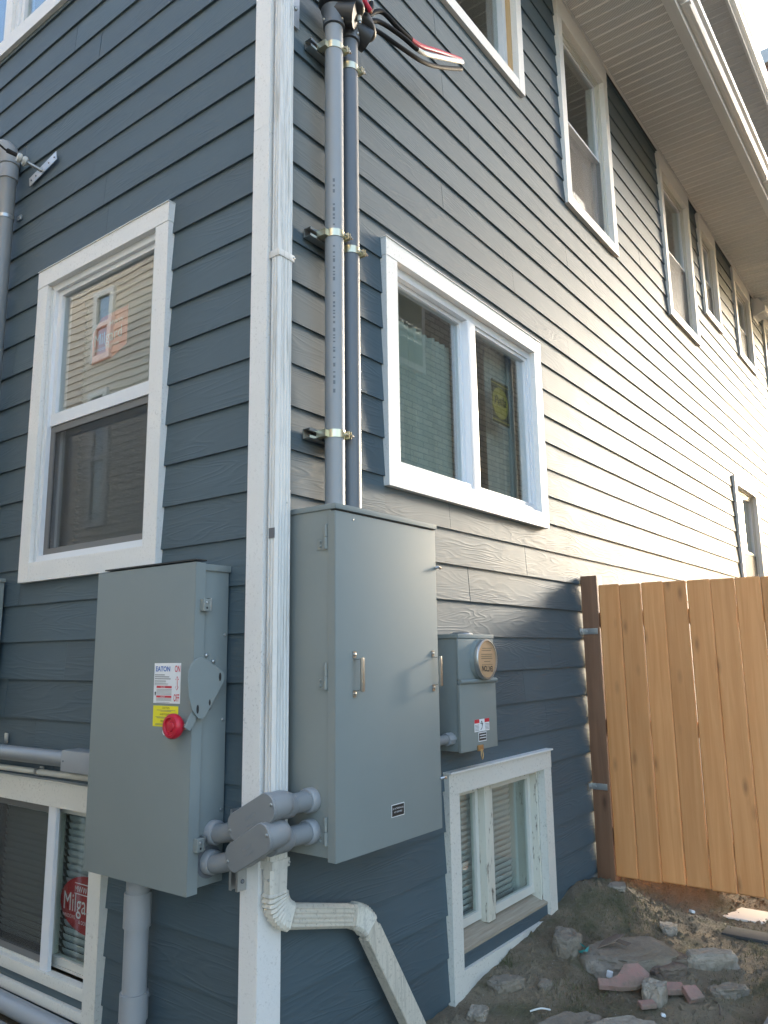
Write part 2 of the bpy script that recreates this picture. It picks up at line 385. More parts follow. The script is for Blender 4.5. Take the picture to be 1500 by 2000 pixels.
# openings: outer casing rectangles (u0,u1,z0,z1)
WIN = {
 'L': {'hung': (.602, 1.683, .285, 1.925), 'top': (1.30, 3.25, 3.59, 5.0), 'base': (.866, 1.95, -1.51, -.614)},
 'R': {'slider': (.757, 2.42, .668, 1.884), 'base': (1.185, 2.27, -1.66, -.636), 'u1': (.75, 2.40, 3.67, 4.995), 'u2': (3.05, 4.09, 3.20, 4.995),
       'u3': (5.52, 6.57, 3.20, 4.995), 'u4': (6.97, 7.72, 3.73, 4.995), 'u5': (8.62, 9.60, 3.73, 4.995), 'u6': (10.5, 11.4, 3.73, 4.995), 'far': (7.56, 8.76, .25, 1.92)}}
CW = {'hung': .092, 'top': .10, 'base': .085, 'slider': .09, 'u1': .08, 'u2': .085, 'u3': .085, 'u4': .085, 'u5': .085, 'u6': .085, 'far': .09}
def shell(wall, length, ztop):
    ops = [(a+.05, b-.05, c+.05, d-.05) for a, b, c, d in WIN[wall].values()]
    us = sorted({.0225 if wall == 'R' else .0232, length, *[v for o in ops for v in o[:2]]}); zs = sorted({ZB, ztop, *[v for o in ops for v in o[2:]]})
    bm = BM()
    for i in range(len(us)-1):
        run = None
        for j in range(len(zs)-1):
            cu, cz = (us[i]+us[i+1])/2, (zs[j]+zs[j+1])/2
            solid = not any(o[0] < cu < o[1] and o[2] < cz < o[3] for o in ops)
            if solid and run is None: run = zs[j]
            if run is not None and (not solid or j == len(zs)-2):
                wbox(bm, wall, us[i], us[i+1], -.022, -.14, run, zs[j+1] if solid else zs[j]); run = None
    return link('wall', bm, 'sheathing', house)
wallR = shell('R', LEN, 7.0); wallR['label'] = 'long side wall facing the alley'
wallL = shell('L', DEP, 7.0); wallL['label'] = 'end wall with the grey switch box'
bx('wall', 'drywall', house, .14, LEN, DEP-.12, DEP, ZB, 7.0); bx('wall', 'drywall', house, LEN-.12, LEN, .14, DEP-.12, ZB, 7.0)
for z0, z1 in ((-1.62, -1.56), (-.50, -.22), (2.55, 2.80), (5.3, 5.5), (6.9, 7.0)): bx('floor_slab', 'drywall' if z0 > -1 else 'room_floor', house, .15, LEN-.13, .15, DEP-.13, z0, z1)
for xp in (2.9, 5.0, 8.2): bx('partition', 'drywall', house, xp, xp+.1, .15, DEP-.13, -1.55, 5.29)
bx('partition', 'drywall', house, .15, LEN-.13, 2.6, 2.7, -1.55, 5.29)
# siding
JR = {}
for x, z in ((1.325, 2.415), (1.36, 3.106), (2.139, 2.26), (1.305, .595), (2.132, .47), (3.017, 2.798), (3.811, 2.575), (2.946, 2.012), (3.748, 1.793), (4.495, 1.663), (5.369, 1.526), (4.509, 1.086), (5.342, .963)):
    JR.setdefault(math.floor(z/E_), []).append(x)
JL = {}
for x, z in ((1.708, .21), (1.266, -.091), (1.768, -.26), (1.271, 2.379), (1.279, 3.116), (2.071, 2.913)): JL.setdefault(math.floor(z/E_), []).append(x)
def course(wall, k, u0, u1, joints, par, zmax):
    zb = k*E_; zt = zb+.205; gap = .0016
    cuts = [u0]+sorted(joints)+[u1]; th = .0105
    def off(z): return -.0125*(z-zb)/.205
    for a, b in zip(cuts[:-1], cuts[1:]):
        pieces = [(a+(gap if a > u0 else 0), b-(gap if b < u1 else 0))]; jit = rnd.uniform(-.0010, .0010)
        segs = []
        es = sorted({pieces[0][0], pieces[0][1], *[v for o in WIN[wall].values() for v in o[:2] if pieces[0][0] < v < pieces[0][1] and o[2] < zt and o[3] > zb]})
        for s0, s1 in zip(es[:-1], es[1:]):
            m = (s0+s1)/2; lo, hi = zb, min(zt, zmax); dead = False
            for o in WIN[wall].values():
                if o[0] < m < o[1]:
                    if o[2] <= lo+1e-4 and o[3] >= min(hi, zb+E_)-1e-4: dead = True
                    elif o[2] > lo and o[2] < hi: hi = o[2]
                    elif o[3] < hi and o[3] > lo: lo = o[3]
            if dead or hi-lo < .012 or s1-s0 < .01: continue
            if segs and segs[-1][1] == s0 and segs[-1][2:] == (lo, hi): segs[-1] = (segs[-1][0], s1, lo, hi)
            else: segs.append((s0, s1, lo, hi))
        for s0, s1, lo, hi in segs:
            bm = BM(); q = []
            for uu in (s0, s1):
                q.append([bm.verts.new(WP(wall, uu, off(z)+d+jit, z)) for z, d in ((lo, 0), (hi, 0), (hi, -th), (lo, -th))])
            bm.faces.new(q[0]); bm.faces.new(q[1][::-1])
            for i in range(4): j = (i+1) % 4; bm.faces.new((q[0][i], q[1][i], q[1][j], q[0][j]))
            link('siding_board', bm, 'siding', par)
for k in range(-10, 29):
    js = JR.get(k)
    if js is None:
        js = [];
    js = list(js); x = (max(js) if js else .3+rnd.random()*3.0)
    if not js and x > .7: js = [x]
    while x < LEN-4.2:
        x += 3.05+rnd.uniform(-.5, .6); js.append(x)
    course('R', k, .083, LEN-.1, [j for j in js if .5 < j < LEN-.5], wallR, 5.03)
for k in range(-10, 39):
    js = list(JL.get(k, [])) or [1.0+rnd.random()*2.2]
    course('L', k, .0585, DEP-.1, js, wallL, 7.0)
# corner boards
cb = part_group('corner_board', house, 'white corner board at the front corner')
bm = BM(); wbox(bm, 'L', -.026, .057, -.02, .030, ZB, 2.02); link('board', bm, 'trim_white', cb)
bm = BM(); wbox(bm, 'L', -.026, .057, -.02, .0295, 2.0225, 7.0); link('board', bm, 'trim_white', cb)
bm = BM(); wbox(bm, 'R', -.0295, .081, -.02, .0295, ZB, 1.985); link('board', bm, 'trim_white', cb)
bm = BM(); wbox(bm, 'R', -.0290, .081, -.02, .0290, 1.988, 7.0); link('board', bm, 'trim_white', cb)
bm = BM(); wbox(bm, 'R', LEN-.1, LEN+.02, -.02, .028, ZB, 5.02); link('board', bm, 'trim_white', cb)
# windows
def casing(wall, key, par, mat='trim_white', cf=.024, bottom=None, head_extra=0):
    u0, u1, z0, z1 = WIN[wall][key]; c = CW[key]; b = bottom or c
    hz = z1-c-head_extra
    wb('casing_board', mat, par, wall, u0-.002, u1+.002, -.02, cf+.002, hz, z1)
    wb('casing_board', mat, par, wall, u0, u0+c, -.02, cf, z0, hz-.001); wb('casing_board', mat, par, wall, u1-c, u1, -.02, cf, z0, hz-.001)
    wb('casing_board', mat, par, wall, u0+c+.0005, u1-c-.0005, -.02, cf-.0015, z0, z0+b)
    wb('drip_cap', mat, par, wall, u0-.004, u1+.004, -.02, cf+.007, z1+.0005, z1+.004)
    return u0+c, u1-c, z0+b, hz
def ring(bm, wall, u0, u1, z0, z1, wd, n0, n1, wb_=None, wt=None):
    wb_ = wb_ or wd; wt = wt or wd
    wbox(bm, wall, u0, u0+wd, n0, n1, z0, z1); wbox(bm, wall, u1-wd, u1, n0, n1, z0, z1)
    wbox(bm, wall, u0+wd, u1-wd, n0, n1, z0, z0+wb_); wbox(bm, wall, u0+wd, u1-wd, n0, n1, z1-wt, z1)
def ringo(name, mat, par, *a, **k):
    bm = BM(); ring(bm, *a, **k); return link(name, bm, mat, par)
def pane(par, wall, u0, u1, z0, z1, n, mat='glass'):
    bm = BM(); wbox(bm, wall, u0, u1, n, n-.004, z0, z1)
    o = link('pane', bm, mat, par)
    return o
def win(label): return part_group('window', house, label)
# end wall, double hung with stickers
W = win('double-hung window with a red sticker in its upper sash')
a, b, c, d = casing('L', 'hung', W)
ringo('frame', 'vinyl', W, 'L', a, b, c, d, .035, -.10, -.004)
bm = BM(); wbox(bm, 'L', b-.012, b-.006, -.004, .004, c+.01, d-.02); link('caulk_bead', bm, 'caulk', W)
mid = 1.10
ringo('sash', 'vinyl', W, 'L', a+.035, b-.035, mid-.03, d-.03, .032, -.055, -.022)
pane(W, 'L', a+.067, b-.067, mid+.002, d-.062, -.040, 'glass_coated')
ringo('sash', 'vinyl', W, 'L', a+.036, b-.036, c+.036, mid+.0, .034, -.088, -.06)
pane(W, 'L', a+.07, b-.07, c+.07, mid-.034, -.072, 'glass_coated')
wb('meeting_rail', 'vinyl', W, 'L', a+.0355, b-.0355, -.058, -.018, mid-.032, mid+.03)
ringo('screen_frame', 'screen_frame', W, 'L', a+.037, b-.037, c+.033, mid-.033, .035, -.040, -.026)
wb('insect_screen', 'insect_screen', W, 'L', a+.072, b-.072, -.033, -.032, c+.068, mid-.068)
# end wall upper pair
W = win('upper end-wall window with a centre mullion')
a, b, c, d = casing('L', 'top', W)
wb('mullion', 'trim_white', W, 'L', 2.245, 2.33, -.03, .018, c, d)
for s0, s1 in ((a, 2.244), (2.331, b)):
    ringo('frame', 'vinyl', W, 'L', s0, s1, c, d, .035, -.10, -.004); ringo('sash', 'vinyl', W, 'L', s0+.036, s1-.036, c+.036, d-.036, .035, -.06, -.02)
    pane(W, 'L', s0+.07, s1-.07, c+.07, d-.07, -.04)
# end wall basement slider
W = win('basement sliding window under the grey switch box')
u0, u1, z0, z1 = WIN['L']['base']; cw = .085
wb('casing_board', 'trim_dirty', W, 'L', u0-.002, u1+.002, -.02, .026, z1-.103, z1)
wb('casing_board', 'trim_dirty', W, 'L', u0, u0+cw, -.02, .028, z0, z1-.104); wb('casing_board', 'trim_dirty', W, 'L', u1-cw, u1, -.02, .024, z0, z1-.104)
wb('drip_cap', 'trim_dirty', W, 'L', u0-.004, u1+.004, -.02, .033, z1+.0005, z1+.004)
wb('casing_board', 'trim_dirty', W, 'L', u0+cw+.0005, u1-cw-.0005, -.02, .020, -1.428, -1.382, .002)
wb('siding_strip', 'siding', W, 'L', u0+cw+.0005, u1-cw-.0005, -.02, .004, -1.468, -1.4285)
wb('casing_board', 'trim_dirty', W, 'L', u0+cw+.0005, u1-cw-.0005, -.02, .022, z0, -1.4685, .003)
a, b, c, d = u0+cw, u1-cw, -1.3815, z1-.103
wb('mullion', 'vinyl', W, 'L', 1.243, 1.303, -.008, .010, c, d)
for s0, s1, nn, dp in ((a+.001, 1.352, -.040, -.085), (1.304, b, -.009, -.038)):
    ringo('frame', 'vinyl_aged', W, 'L', s0, s1, c, d, .010, dp, nn); ringo('sash', 'vinyl_aged' if s0 < 1.2 else 'screen_frame', W, 'L', s0+.0105, s1-.0105, c+.0105, d-.0105, .028, dp+.005, nn-.006)
    pane(W, 'L', s0+.0385, s1-.0385, c+.0385, d-.0385, nn-.018)
wb('insect_screen', 'insect_screen', W, 'L', 1.345, b-.04, -.014, -.013, c+.04, d-.04)
# side wall slider
W = win('two-light sliding window with a round yellow sticker')
a, b, c, d = casing('R', 'slider', W)
wb('frame', 'vinyl', W, 'R', a, b, -.10, .004, c, c+.018)
ringo('frame', 'vinyl', W, 'R', a, b, c+.0185, d, .030, -.10, -.012, wt=.045)
mx = 1.60
wb('mullion', 'vinyl', W, 'R', mx-.045, mx+.04, -.085, -.008, c+.0187, d-.045, .004)
ringo('sash', 'vinyl', W, 'R', a+.031, mx-.046, c+.02, d-.046, .022, -.085, -.045, wb_=.024)
ringo('sash', 'vinyl', W, 'R', mx+.041, b-.031, c+.02, d-.046, .020, -.060, -.022, wb_=.022)
pane(W, 'R', a+.053, mx-.068, c+.044, d-.068, -.062, 'glass_slider'); pane(W, 'R', mx+.061, b-.051, c+.042, d-.066, -.040, 'glass_slider')
# side wall basement
W = win('weathered basement window with peeling frame at ground level')
u0, u1, z0, z1 = WIN['R']['base']; cw = .088
wb('casing_board', 'trim_dirty', W, 'R', u0-.002, u1+.002, -.02, .026, z1-.095, z1); wb('casing_board', 'trim_dirty', W, 'R', u0, u0+cw, -.02, .024, z0, z1-.096); wb('casing_board', 'trim_dirty', W, 'R', u1-cw, u1, -.02, .024, z0, z1-.096)
wb('drip_cap', 'trim_white', W, 'R', u0-.006, u1+.006, -.02, .040, z1+.0005, z1+.009)
wb('casing_board', 'trim_dirty', W, 'R', u0+cw+.0005, u1-cw-.0005, -.02, .020, z0, -1.50)
wb('siding_strip', 'siding', W, 'R', u0+cw+.0005, u1-cw-.0005, -.02, .004, -1.4995, -1.44)
a, b, c, d = u0+cw, u1-cw, -1.40, z1-.095
bm = BM(); extrude(bm, [WP('R', a, .006, -1.4395), WP('R', a, .006, -1.428), WP('R', a, -.12, -1.385), WP('R', a, -.12, -1.4395)], (b-a, 0, 0)); link('sill', bm, 'weathered_sill', W)
bm = BM(); wbox(bm, 'R', a+.0005, a+.02, -.15, -.021, -1.43, d); wbox(bm, 'R', b-.02, b-.0005, -.15, -.021, -1.43, d); wbox(bm, 'R', a+.02, b-.02, -.15, -.021, d-.02, d); link('jamb', bm, 'worn_frame', W)
wb('mullion', 'worn_frame', W, 'R', 1.625, 1.70, -.12, -.045, -1.40, d-.02, .004)
for s0, s1, nn in ((a+.021, 1.624, -.085), (1.701, b-.021, -.06)):
    ringo('sash', 'vinyl_aged', W, 'R', s0, s1, -1.385, d-.021, .028, nn-.03, nn, wb_=.04); pane(W, 'R', s0+.028, s1-.028, -1.345, d-.049, nn-.015)
# side wall upper row
UPLAB = {'u1': 'upper window with bare wood jamb nearest the corner', 'u2': 'tall upper window second from the corner', 'u3': 'tall upper window third from the corner', 'u4': 'narrow upper window beyond the two tall ones', 'u5': 'upper window beside the vent hood', 'u6': 'farthest upper window past the vent hood', 'far': 'far lower window above the fence'}
for key, lab in UPLAB.items():
    W = win(lab); a, b, c, d = casing('R', key, W, head_extra=.09 if key[0] == 'u' else 0)
    bm = BM(); ring(bm, 'R', a, b, c, d, .016, -.13, -.02); link('jamb', bm, 'vinyl_aged' if key != 'u1' else 'fresh_wood', W)
    a += .017; b -= .017; c += .017; d -= .017
    if key == 'u1':
        ringo('frame', 'vinyl', W, 'R', a, b, c, d, .05, -.12, -.05); pane(W, 'R', a+.05, b-.05, c+.05, d-.05, -.09); continue
    ringo('frame', 'vinyl_aged', W, 'R', a, b, c, d, .03, -.12, -.035); m = c+(d-c)*.5
    ringo('sash', 'vinyl', W, 'R', a+.031, b-.031, m-.02, d-.031, .025, -.075, -.045); pane(W, 'R', a+.056, b-.056, m+.005, d-.056, -.06)
    ringo('sash', 'vinyl', W, 'R', a+.032, b-.032, c+.031, m+.02, .025, -.11, -.0765); pane(W, 'R', a+.057, b-.057, c+.056, m-.005, -.095)
    wb('insect_screen', 'insect_screen', W, 'R', a+.033, b-.033, -.042, -.041, c+.033, m-.02)
# eaves
eave = part_group('eave', house, 'vented white soffit and gutter above the side wall')
def soffit_panel():
    bm = BM(); w3 = .1016
    for i in range(3):
        x0 = i*w3; prof = [(x0, .0), (x0+.008, -.009), (x0+.014, .0), (x0+w3-.0, .0)]
        for (xa, za), (xb, zb) in zip(prof[:-1], prof[1:]):
            v = [bm.verts.new((xa, 0, za)), bm.verts.new((xb, 0, zb)), bm.verts.new((xb, -.66, zb)), bm.verts.new((xa, -.66, za))]; bm.faces.new(v)
    bmesh.ops.remove_doubles(bm, verts=bm.verts, dist=1e-5)
    return bm
s0 = link('soffit_panel', soffit_panel(), 'soffit_perforated', eave); s0.location = (-.35, -.012, 5.035)
n_p = int((LEN+.7)/.3048)
for i in range(1, n_p+1):
    c = s0.copy(); COL.objects.link(c); c.parent = eave; c.location.x = -.35+i*.3048
XE0, XE1 = -.36, LEN+.36
bx('j_trim', 'soffit', eave, XE0, XE1, -.032, -.011, 5.015, 5.034)
bx('j_trim', 'soffit', eave, XE0, XE1, -.700, -.655, 5.012, 5.030)
bx('fascia', 'gutter_white', eave, XE0, XE1, -.745, -.7015, 4.985, 5.215)
bx('soffit_deck', 'sheathing', eave, XE0, XE1, -.70, -.01, 5.05, 5.06)
def gutter(name, par, x0, x1, y, z, s=1.0):
    prof = [(0, .13), (0, .0), (-.035, -.0), (-.062, .012), (-.075, .04), (-.080, .075), (-.105, .10), (-.112, .135), (-.10, .138), (-.098, .128), (-.09, .12), (-.065, .075), (-.055, .04), (-.04, .012), (-.004, .008), (-.004, .13)]
    bm = BM(); extrude(bm, [(x0, y+a*s, z+b*s) for a, b in prof], (x1-x0, 0, 0)); return link(name, bm, 'gutter_white', par)
xs = [XE0, 3.85, 6.9, 9.95, XE1]
for a, b in zip(xs[:-1], xs[1:]): gutter('gutter_length', eave, a+.001, b-.001, -.746, 5.055)
for a in xs[1:-1]: bx('gutter_joint', 'gutter_white', eave, a-.02, a+.02, -.83, -.748, 5.045, 5.0535)
bm = BM(); extrude(bm, [(XE0, -.80, 5.20), (XE0, .0, 5.62), (XE0, .0, 5.66), (XE0, -.80, 5.225)], (XE1-XE0, 0, 0)); link('pent_roof', bm, 'roof_dark', eave)
roof = part_group('roof', house)
s1 = s0.copy(); COL.objects.link(s1); s1.parent = roof; s1.location = (-.35, -.01, 7.005); 
for i in range(1, n_p+1):
    c = s1.copy(); COL.objects.link(c); c.parent = roof; c.location.x = -.35+i*.3048
bx('fascia', 'gutter_white', roof, XE0, XE1, -.70, -.672, 6.985, 7.15); gutter('gutter_length', roof, XE0, XE1, -.7015, 7.03, .8)
bm = BM(); extrude(bm, [(XE0, -.76, 7.14), (XE0, DEP/2, 7.65), (XE0, DEP+.6, 7.14), (XE0, DEP+.6, 7.10), (XE0, DEP/2, 7.6), (XE0, -.76, 7.11)], (XE1-XE0, 0, 0)); link('roof_deck', bm, 'roof_dark', roof)
bx('rake_board', 'gutter_white', roof, XE0-.03, XE0-.001, -.70, DEP+.5, 7.0, 7.12)

# vent hood under eave
t = thing('vent_hood', 'small white wall vent hood tucked under the far eave', 'vent hood')
bm = BM(); extrude(bm, [(9.86, -.012, 4.72), (9.86, -.012, 4.99), (9.86, -.09, 4.99), (9.86, -.17, 4.87), (9.86, -.17, 4.78)], (.26, 0, 0)); link('hood', bm, 'soffit', t)
bx('damper', 'gutter_white', t, 9.88, 10.10, -.15, -.03, 4.735, 4.742); bx('flange', 'soffit', t, 9.83, 10.15, -.0115, .004, 4.68, 5.0)

# ------------------------------------------------------------------ window furnishing
def blind(label, wall, u0, u1, z0, z1, n, tilt=.9, n_slat=None):
    t = thing('window_blind', label, 'blind'); pit_ = .029; k = int((z1-z0)/pit_)
    for i in range(k):
        z = z1-.03-i*pit_; dz = .019*math.sin(tilt); dn = .019*math.cos(tilt); bm = BM()
        vs = [bm.verts.new(WP(wall, uu, n+s*dn+nn, z+s*dz)) for uu in (u0, u1) for s, nn in ((-1, 0), (0, .003), (1, 0), (1, -.0012), (0, .0018), (-1, -.0012))]
        for j in range(6): q = (j+1) % 6; bm.faces.new((vs[j], vs[q], vs[6+q], vs[6+j]))
        link('slat', bm, 'blind', t)
    wb('head_rail', 'blind', t, wall, u0, u1, n-.02, n+.02, z1-.02, z1+.015)
    for uu in (u0+.12, u1-.12): wb('cord', 'blind', t, wall, uu, uu+.002, n-.026, n-.024, z0, z1)
blind('white slatted blind behind the red oval sticker in the basement window', 'L', .93, 1.33, -1.36, -.74, -.115, 1.15)
blind('slatted blind behind the screened half of the basement window', 'L', 1.36, 1.88, -1.36, -.74, -.115, 1.15)
blind('slatted blind behind the double-hung window beside the corner', 'L', .72, 1.57, .38, 1.80, -.20, .55)
blind('slatted blind in the weathered ground-level window', 'R', 1.30, 2.08, -1.37, -.76, -.155, 1.15)
def curtain(label, wall, u0, u1, z0, z1, n, mat='curtain'):
    bm = BM(); N = 40; top = []; bot = []
    for i in range(N+1):
        uu = u0+(u1-u0)*i/N; nn = n+.02*math.sin(i*1.9)+.006*math.sin(i*5.1)
        top.append(bm.verts.new(WP(wall, uu, nn, z1))); bot.append(bm.verts.new(WP(wall, uu, nn+.008*math.sin(i*.7), z0)))
    for i in range(N): bm.faces.new((top[i], top[i+1], bot[i+1], bot[i]))
    o = link('curtain', bm, mat, None, True); tag(o, label, 'curtain')
curtain('pale folded curtain at the right side of the sliding window', 'R', 2.00, 2.36, .72, 1.78, -.16)
plain('film', (.56, .62, .59), .35, var=.2)
curtain('thin streaky plastic film hanging behind the left light of the sliding window', 'R', .86, 1.56, .72, 1.62, -.15, 'film')
curtain('pale curtain at the edge of the ground-level window', 'R', 2.09, 2.17, -1.38, -.74, -.17)
o = wb('paper_sheet', 'paper', None, 'R', .87, 1.02, -.076, -.0745, .86, 1.16); tag(o, 'blank pale sheet of paper in the left light of the sliding window', 'paper')

# stickers
def ellipse(bm, wall, cu, cz, a, b, n, t=.0008, seg=40, zmax=9, umin=-9):
    pts = []
    for i in range(seg):
        th = 2*math.pi*i/seg; uu = cu+a*math.cos(th); zz = min(cz+b*math.sin(th), zmax); pts.append(WP(wall, max(uu, umin), n, zz))
    d = Vector(WP(wall, 0, t, 0)); extrude(bm, pts, d)
t = thing('window_sticker', 'red oval maker sticker with cream lettering in the basement window', 'sticker')
NS = -.064
bm = BM(); ellipse(bm, 'L', 1.085, -1.115, .205, .115, NS); link('sticker_sheet', bm, 'sticker_red', t)
text('lettering', 'Milgard', 'label_white', t, 'L', 1.268, NS+.002, -1.150, .105, .80)
text('lettering', 'WINDOWS', 'label_white', t, 'L', 1.268, NS+.002, -1.180, .022, .85); text('lettering', '& DOORS', 'label_white', t, 'L', 1.145, NS+.002, -1.193, .022, .9)
text('lettering', 'MWW', 'label_white', t, 'L', 1.185, NS+.002, -1.070, .036, .9)
bm = BM(); plate(bm, 'L', .98, 1.185, NS+.001, -1.036, -1.033); plate(bm, 'L', .98, 1.185, NS+.001, -1.078, -1.075); link('rule_line', bm, 'label_white', t)
t = thing('window_sticker', 'red square maker sticker inside the upper sash of the double-hung window', 'sticker')
NS = -.052
bm = BM(); extrude(bm, [WP('L', u_, NS, z) for u_, z in ((1.268, 1.335), (1.268, 1.50), (1.20, 1.565), (1.06, 1.572), (.985, 1.572), (.985, 1.375), (1.10, 1.335))], (-.0008, 0, 0)); link('sticker_sheet', bm, 'sticker_pink', t)
text('lettering', 'Milgard', 'label_white', t, 'L', 1.255, NS+.002, 1.425, .085, .92); text('lettering', 'WINDOWS & DOORS', 'label_white', t, 'L', 1.245, NS+.002, 1.392, .022, .95); text('lettering', 'MWW', 'label_white', t, 'L', 1.13, NS+.002, 1.50, .036, 1.1)
t = thing('window_sticker', 'brown sticker with a yellow circle and script lettering in the sliding window', 'sticker')
NS = -.048
bm = BM(); plate(bm, 'R', 1.875, 2.09, NS, 1.245, 1.512, .0006); link('sticker_sheet', bm, 'pella_brown', t)
bm = BM(); ellipse(bm, 'R', 1.982, 1.378, .098, .098, NS+.0008); link('yellow_circle', bm, 'pella_yellow', t)
bm = BM(); plate(bm, 'R', 1.88, 2.085, NS+.0008, 1.488, 1.496); plate(bm, 'R', 1.88, 2.085, NS+.0008, 1.262, 1.270); link('stripe', bm, 'pella_yellow', t)
bm = BM(); ring(bm, 'R', 1.871, 2.094, 1.241, 1.516, .004, NS, NS+.0007); link('sheet_edge', bm, 'label_white', t)
text('lettering', 'Pella', 'ink_black', t, 'R', 1.90, NS+.002, 1.358, .085, .95, shear=.35, rot=.05, bold=.012)

# ------------------------------------------------------------------ downspout
def ribbed(wide, deep, ch=.010, ribs=4):
    pts = [(-wide/2+ch, -deep/2)]                                     # back (toward wall is +second)
    def side(p, q, nr):
        p = Vector(p); q = Vector(q); d = (q-p); n_ = Vector((d.y, -d.x)).normalized(); out = []
        for i in range(nr):
            for tt, dd in ((.15, 0), (.35, .0035), (.65, .0035), (.85, 0)): out.append(tuple(p+d*((i+tt)/nr)-n_*dd))
        return out
    W2, D2 = wide/2, deep/2
    pts = side((-W2+ch, -D2), (W2-ch, -D2), ribs)
    pts = [(-W2+ch, -D2)]+pts+[(W2-ch, -D2), (W2, -D2+ch)]+side((W2, -D2+ch), (W2, D2-ch), 2)+[(W2, D2-ch), (W2-ch, D2), (-W2+ch, D2), (-W2, D2-ch)]+side((-W2, D2-ch), (-W2, -D2+ch), 2)+[(-W2, -D2+ch)]
    return pts
def sweep(bm, path, prof, scale=None):
    """path: list of (x, z) at constant y with tangent; wide axis lies in the wall plane, across the run"""
    rings = []
    for i, (x, y, z) in enumerate(path):
        a = Vector(path[max(i-1, 0)]); b = Vector(path[min(i+1, len(path)-1)]); t_ = (b-a).normalized()
        dp = Vector((0, -1, 0)); dp = (dp-t_*dp.dot(t_)).normalized(); wd = dp.cross(t_); s = scale[i] if scale else 1
        rings.append([bm.verts.new(Vector((x, y, z))+wd*p*s-dp*q*s) for p, q in prof])
    m = len(prof)
    for i in range(len(rings)-1):
        for j in range(m): bm.faces.new((rings[i][j], rings[i][(j+1) % m], rings[i+1][(j+1) % m], rings[i+1][j]))
    bm.faces.new(rings[0]); bm.faces.new(rings[-1][::-1])
ds = thing('downspout', 'dirty white ribbed downspout running down the house corner to two elbows', 'downspout')
DX, DY = .021, -.060; PR = ribbed(.080, .050)
PE = []
for (xa, ya), (xb, yb) in zip(((-.030, -.025), (.030, -.025), (.040, -.015), (.040, .015), (.030, .025), (-.030, .025), (-.040, .015), (-.040, -.015)), ((.030, -.025), (.040, -.015), (.040, .015), (.030, .025), (-.030, .025), (-.040, .015), (-.040, -.015), (-.030, -.025))): PE.append((xa, ya)); PE.append(((xa+xb)/2, (ya+yb)/2))
def dsp(name, path, sc=None, prof=PR):
    bm = BM(); sweep(bm, path, prof, sc); return link(name, bm, 'downspout_white', ds)
dsp('pipe_length', [(DX, DY, 5.3), (DX, DY, 2.0)], [.97]*2); dsp('pipe_length', [(DX, DY, 2.02), (DX, DY, .50)], [1.0]*2); dsp('pipe_length', [(DX, DY, .52), (DX, DY, -.80)], [1.03]*2)
def elbow(p0, d0, d1, rad, n=15):
    # returns path of crimped arc from p0 turning from angle d0 to d1 in the wall plane
    out = []; sc = []; x, z = p0
    for i in range(n+1):
        a = d0+(d1-d0)*i/n; out.append((x, DY, z)); sc.append(1.0+(.20 if i % 2 and 0 < i < n else 0)); st = rad*abs(d1-d0)/n
        x += math.cos(a)*st; z += math.sin(a)*st
    return out, sc
p1, s1_ = elbow((DX, -.865), R_(-90), R_(-14), .095, 21)
p1 = [(DX, DY, -.77)]+p1; s1_ = [1.05]+s1_
dsp('elbow', p1, s1_, PE)
e1 = p1[-1]; sl_ = math.tan(R_(-14)); x2 = .43
dsp('pipe_length', [(e1[0]-.01, DY, e1[2]-.01*sl_), (x2+.01, DY, e1[2]+(x2+.01-e1[0])*sl_)], [1.0]*2)
p2, s2_ = elbow((x2, e1[2]+(x2-e1[0])*sl_), R_(-14), R_(-58), .15, 19)
p2 = [(x2-.02, DY, e1[2]+(x2-.02-e1[0])*sl_)]+p2; s2_ = [1.04]+s2_
l = p2[-1]; p2.append((l[0]+.05*math.cos(R_(-58)), DY, l[2]+.05*math.sin(R_(-58)))); s2_.append(1.04)
dsp('elbow', p2, s2_, PE); l = p2[-1]; c_, s_ = math.cos(R_(-58)), math.sin(R_(-58))
PF = [(-.040, -.022), (-.037, -.025), (.037, -.025), (.040, -.022), (.040, .022), (.037, .025), (-.037, .025), (-.040, .022)]
dsp('pipe_length', [(l[0]-.03*c_, DY, l[2]-.03*s_), (l[0]+.62*c_, DY-.02, l[2]+.62*s_)], [1.07]*2, PF)
for zz in (1.45, -.775):
    bm = BM(); box(bm, DX-.0425, DX+.0425, DY-.0275, DY+.028, zz-.014, zz+.014, .002); link('strap', bm, 'downspout_white', ds, True); screw(ds, (DX+.035, DY-.031, zz), (0, -1, 0), .005)
screw(ds, (DX-.043, DY-.01, -.82), (-1, 0, 0), .005); screw(ds, (DX+.012, DY-.027, .47), (0, -1, 0), .004)
bm = BM(); box(bm, DX-.0425, DX-.0405, -.078, -.050, .335, .372); link('dark_gap', bm, 'ink_grey', ds)

# ------------------------------------------------------------------ disconnect switch on the end wall
dc = thing('disconnect_switch', 'tall grey safety switch box with red-knobbed lever on the end wall', 'switch box')
XF = -.172; Y0, Y1 = .176, .769; Z0, Z1 = -.868, .258
bx('body', 'enclosure', dc, -.004, XF+.028, Y0, Y1-.004, Z0+.008, Z1-.012, .003)
bx('top_flange', 'enclosure', dc, .0, XF+.030, Y0-.008, Y1+.004, Z1-.030, Z1-.006, .002)
door = bx('door', 'enclosure', dc, XF, XF+.026, Y0-.010, Y1, Z0-.008, Z1-.002, .003)
bx('door_lip', 'enclosure', dc, XF+.0005, XF+.045, Y0-.013, Y0-.0105, Z0-.006, Z1-.004)
bx('rain_shield', 'black_plate', dc, XF-.004, XF+.05, Y0-.012, Y1-.05, Z1+.003, Z1+.008)
bx('seam', 'black_plate', dc, XF+.0275, XF+.030, Y0-.0105, Y0-.001, Z0+.01, Z1-.04)
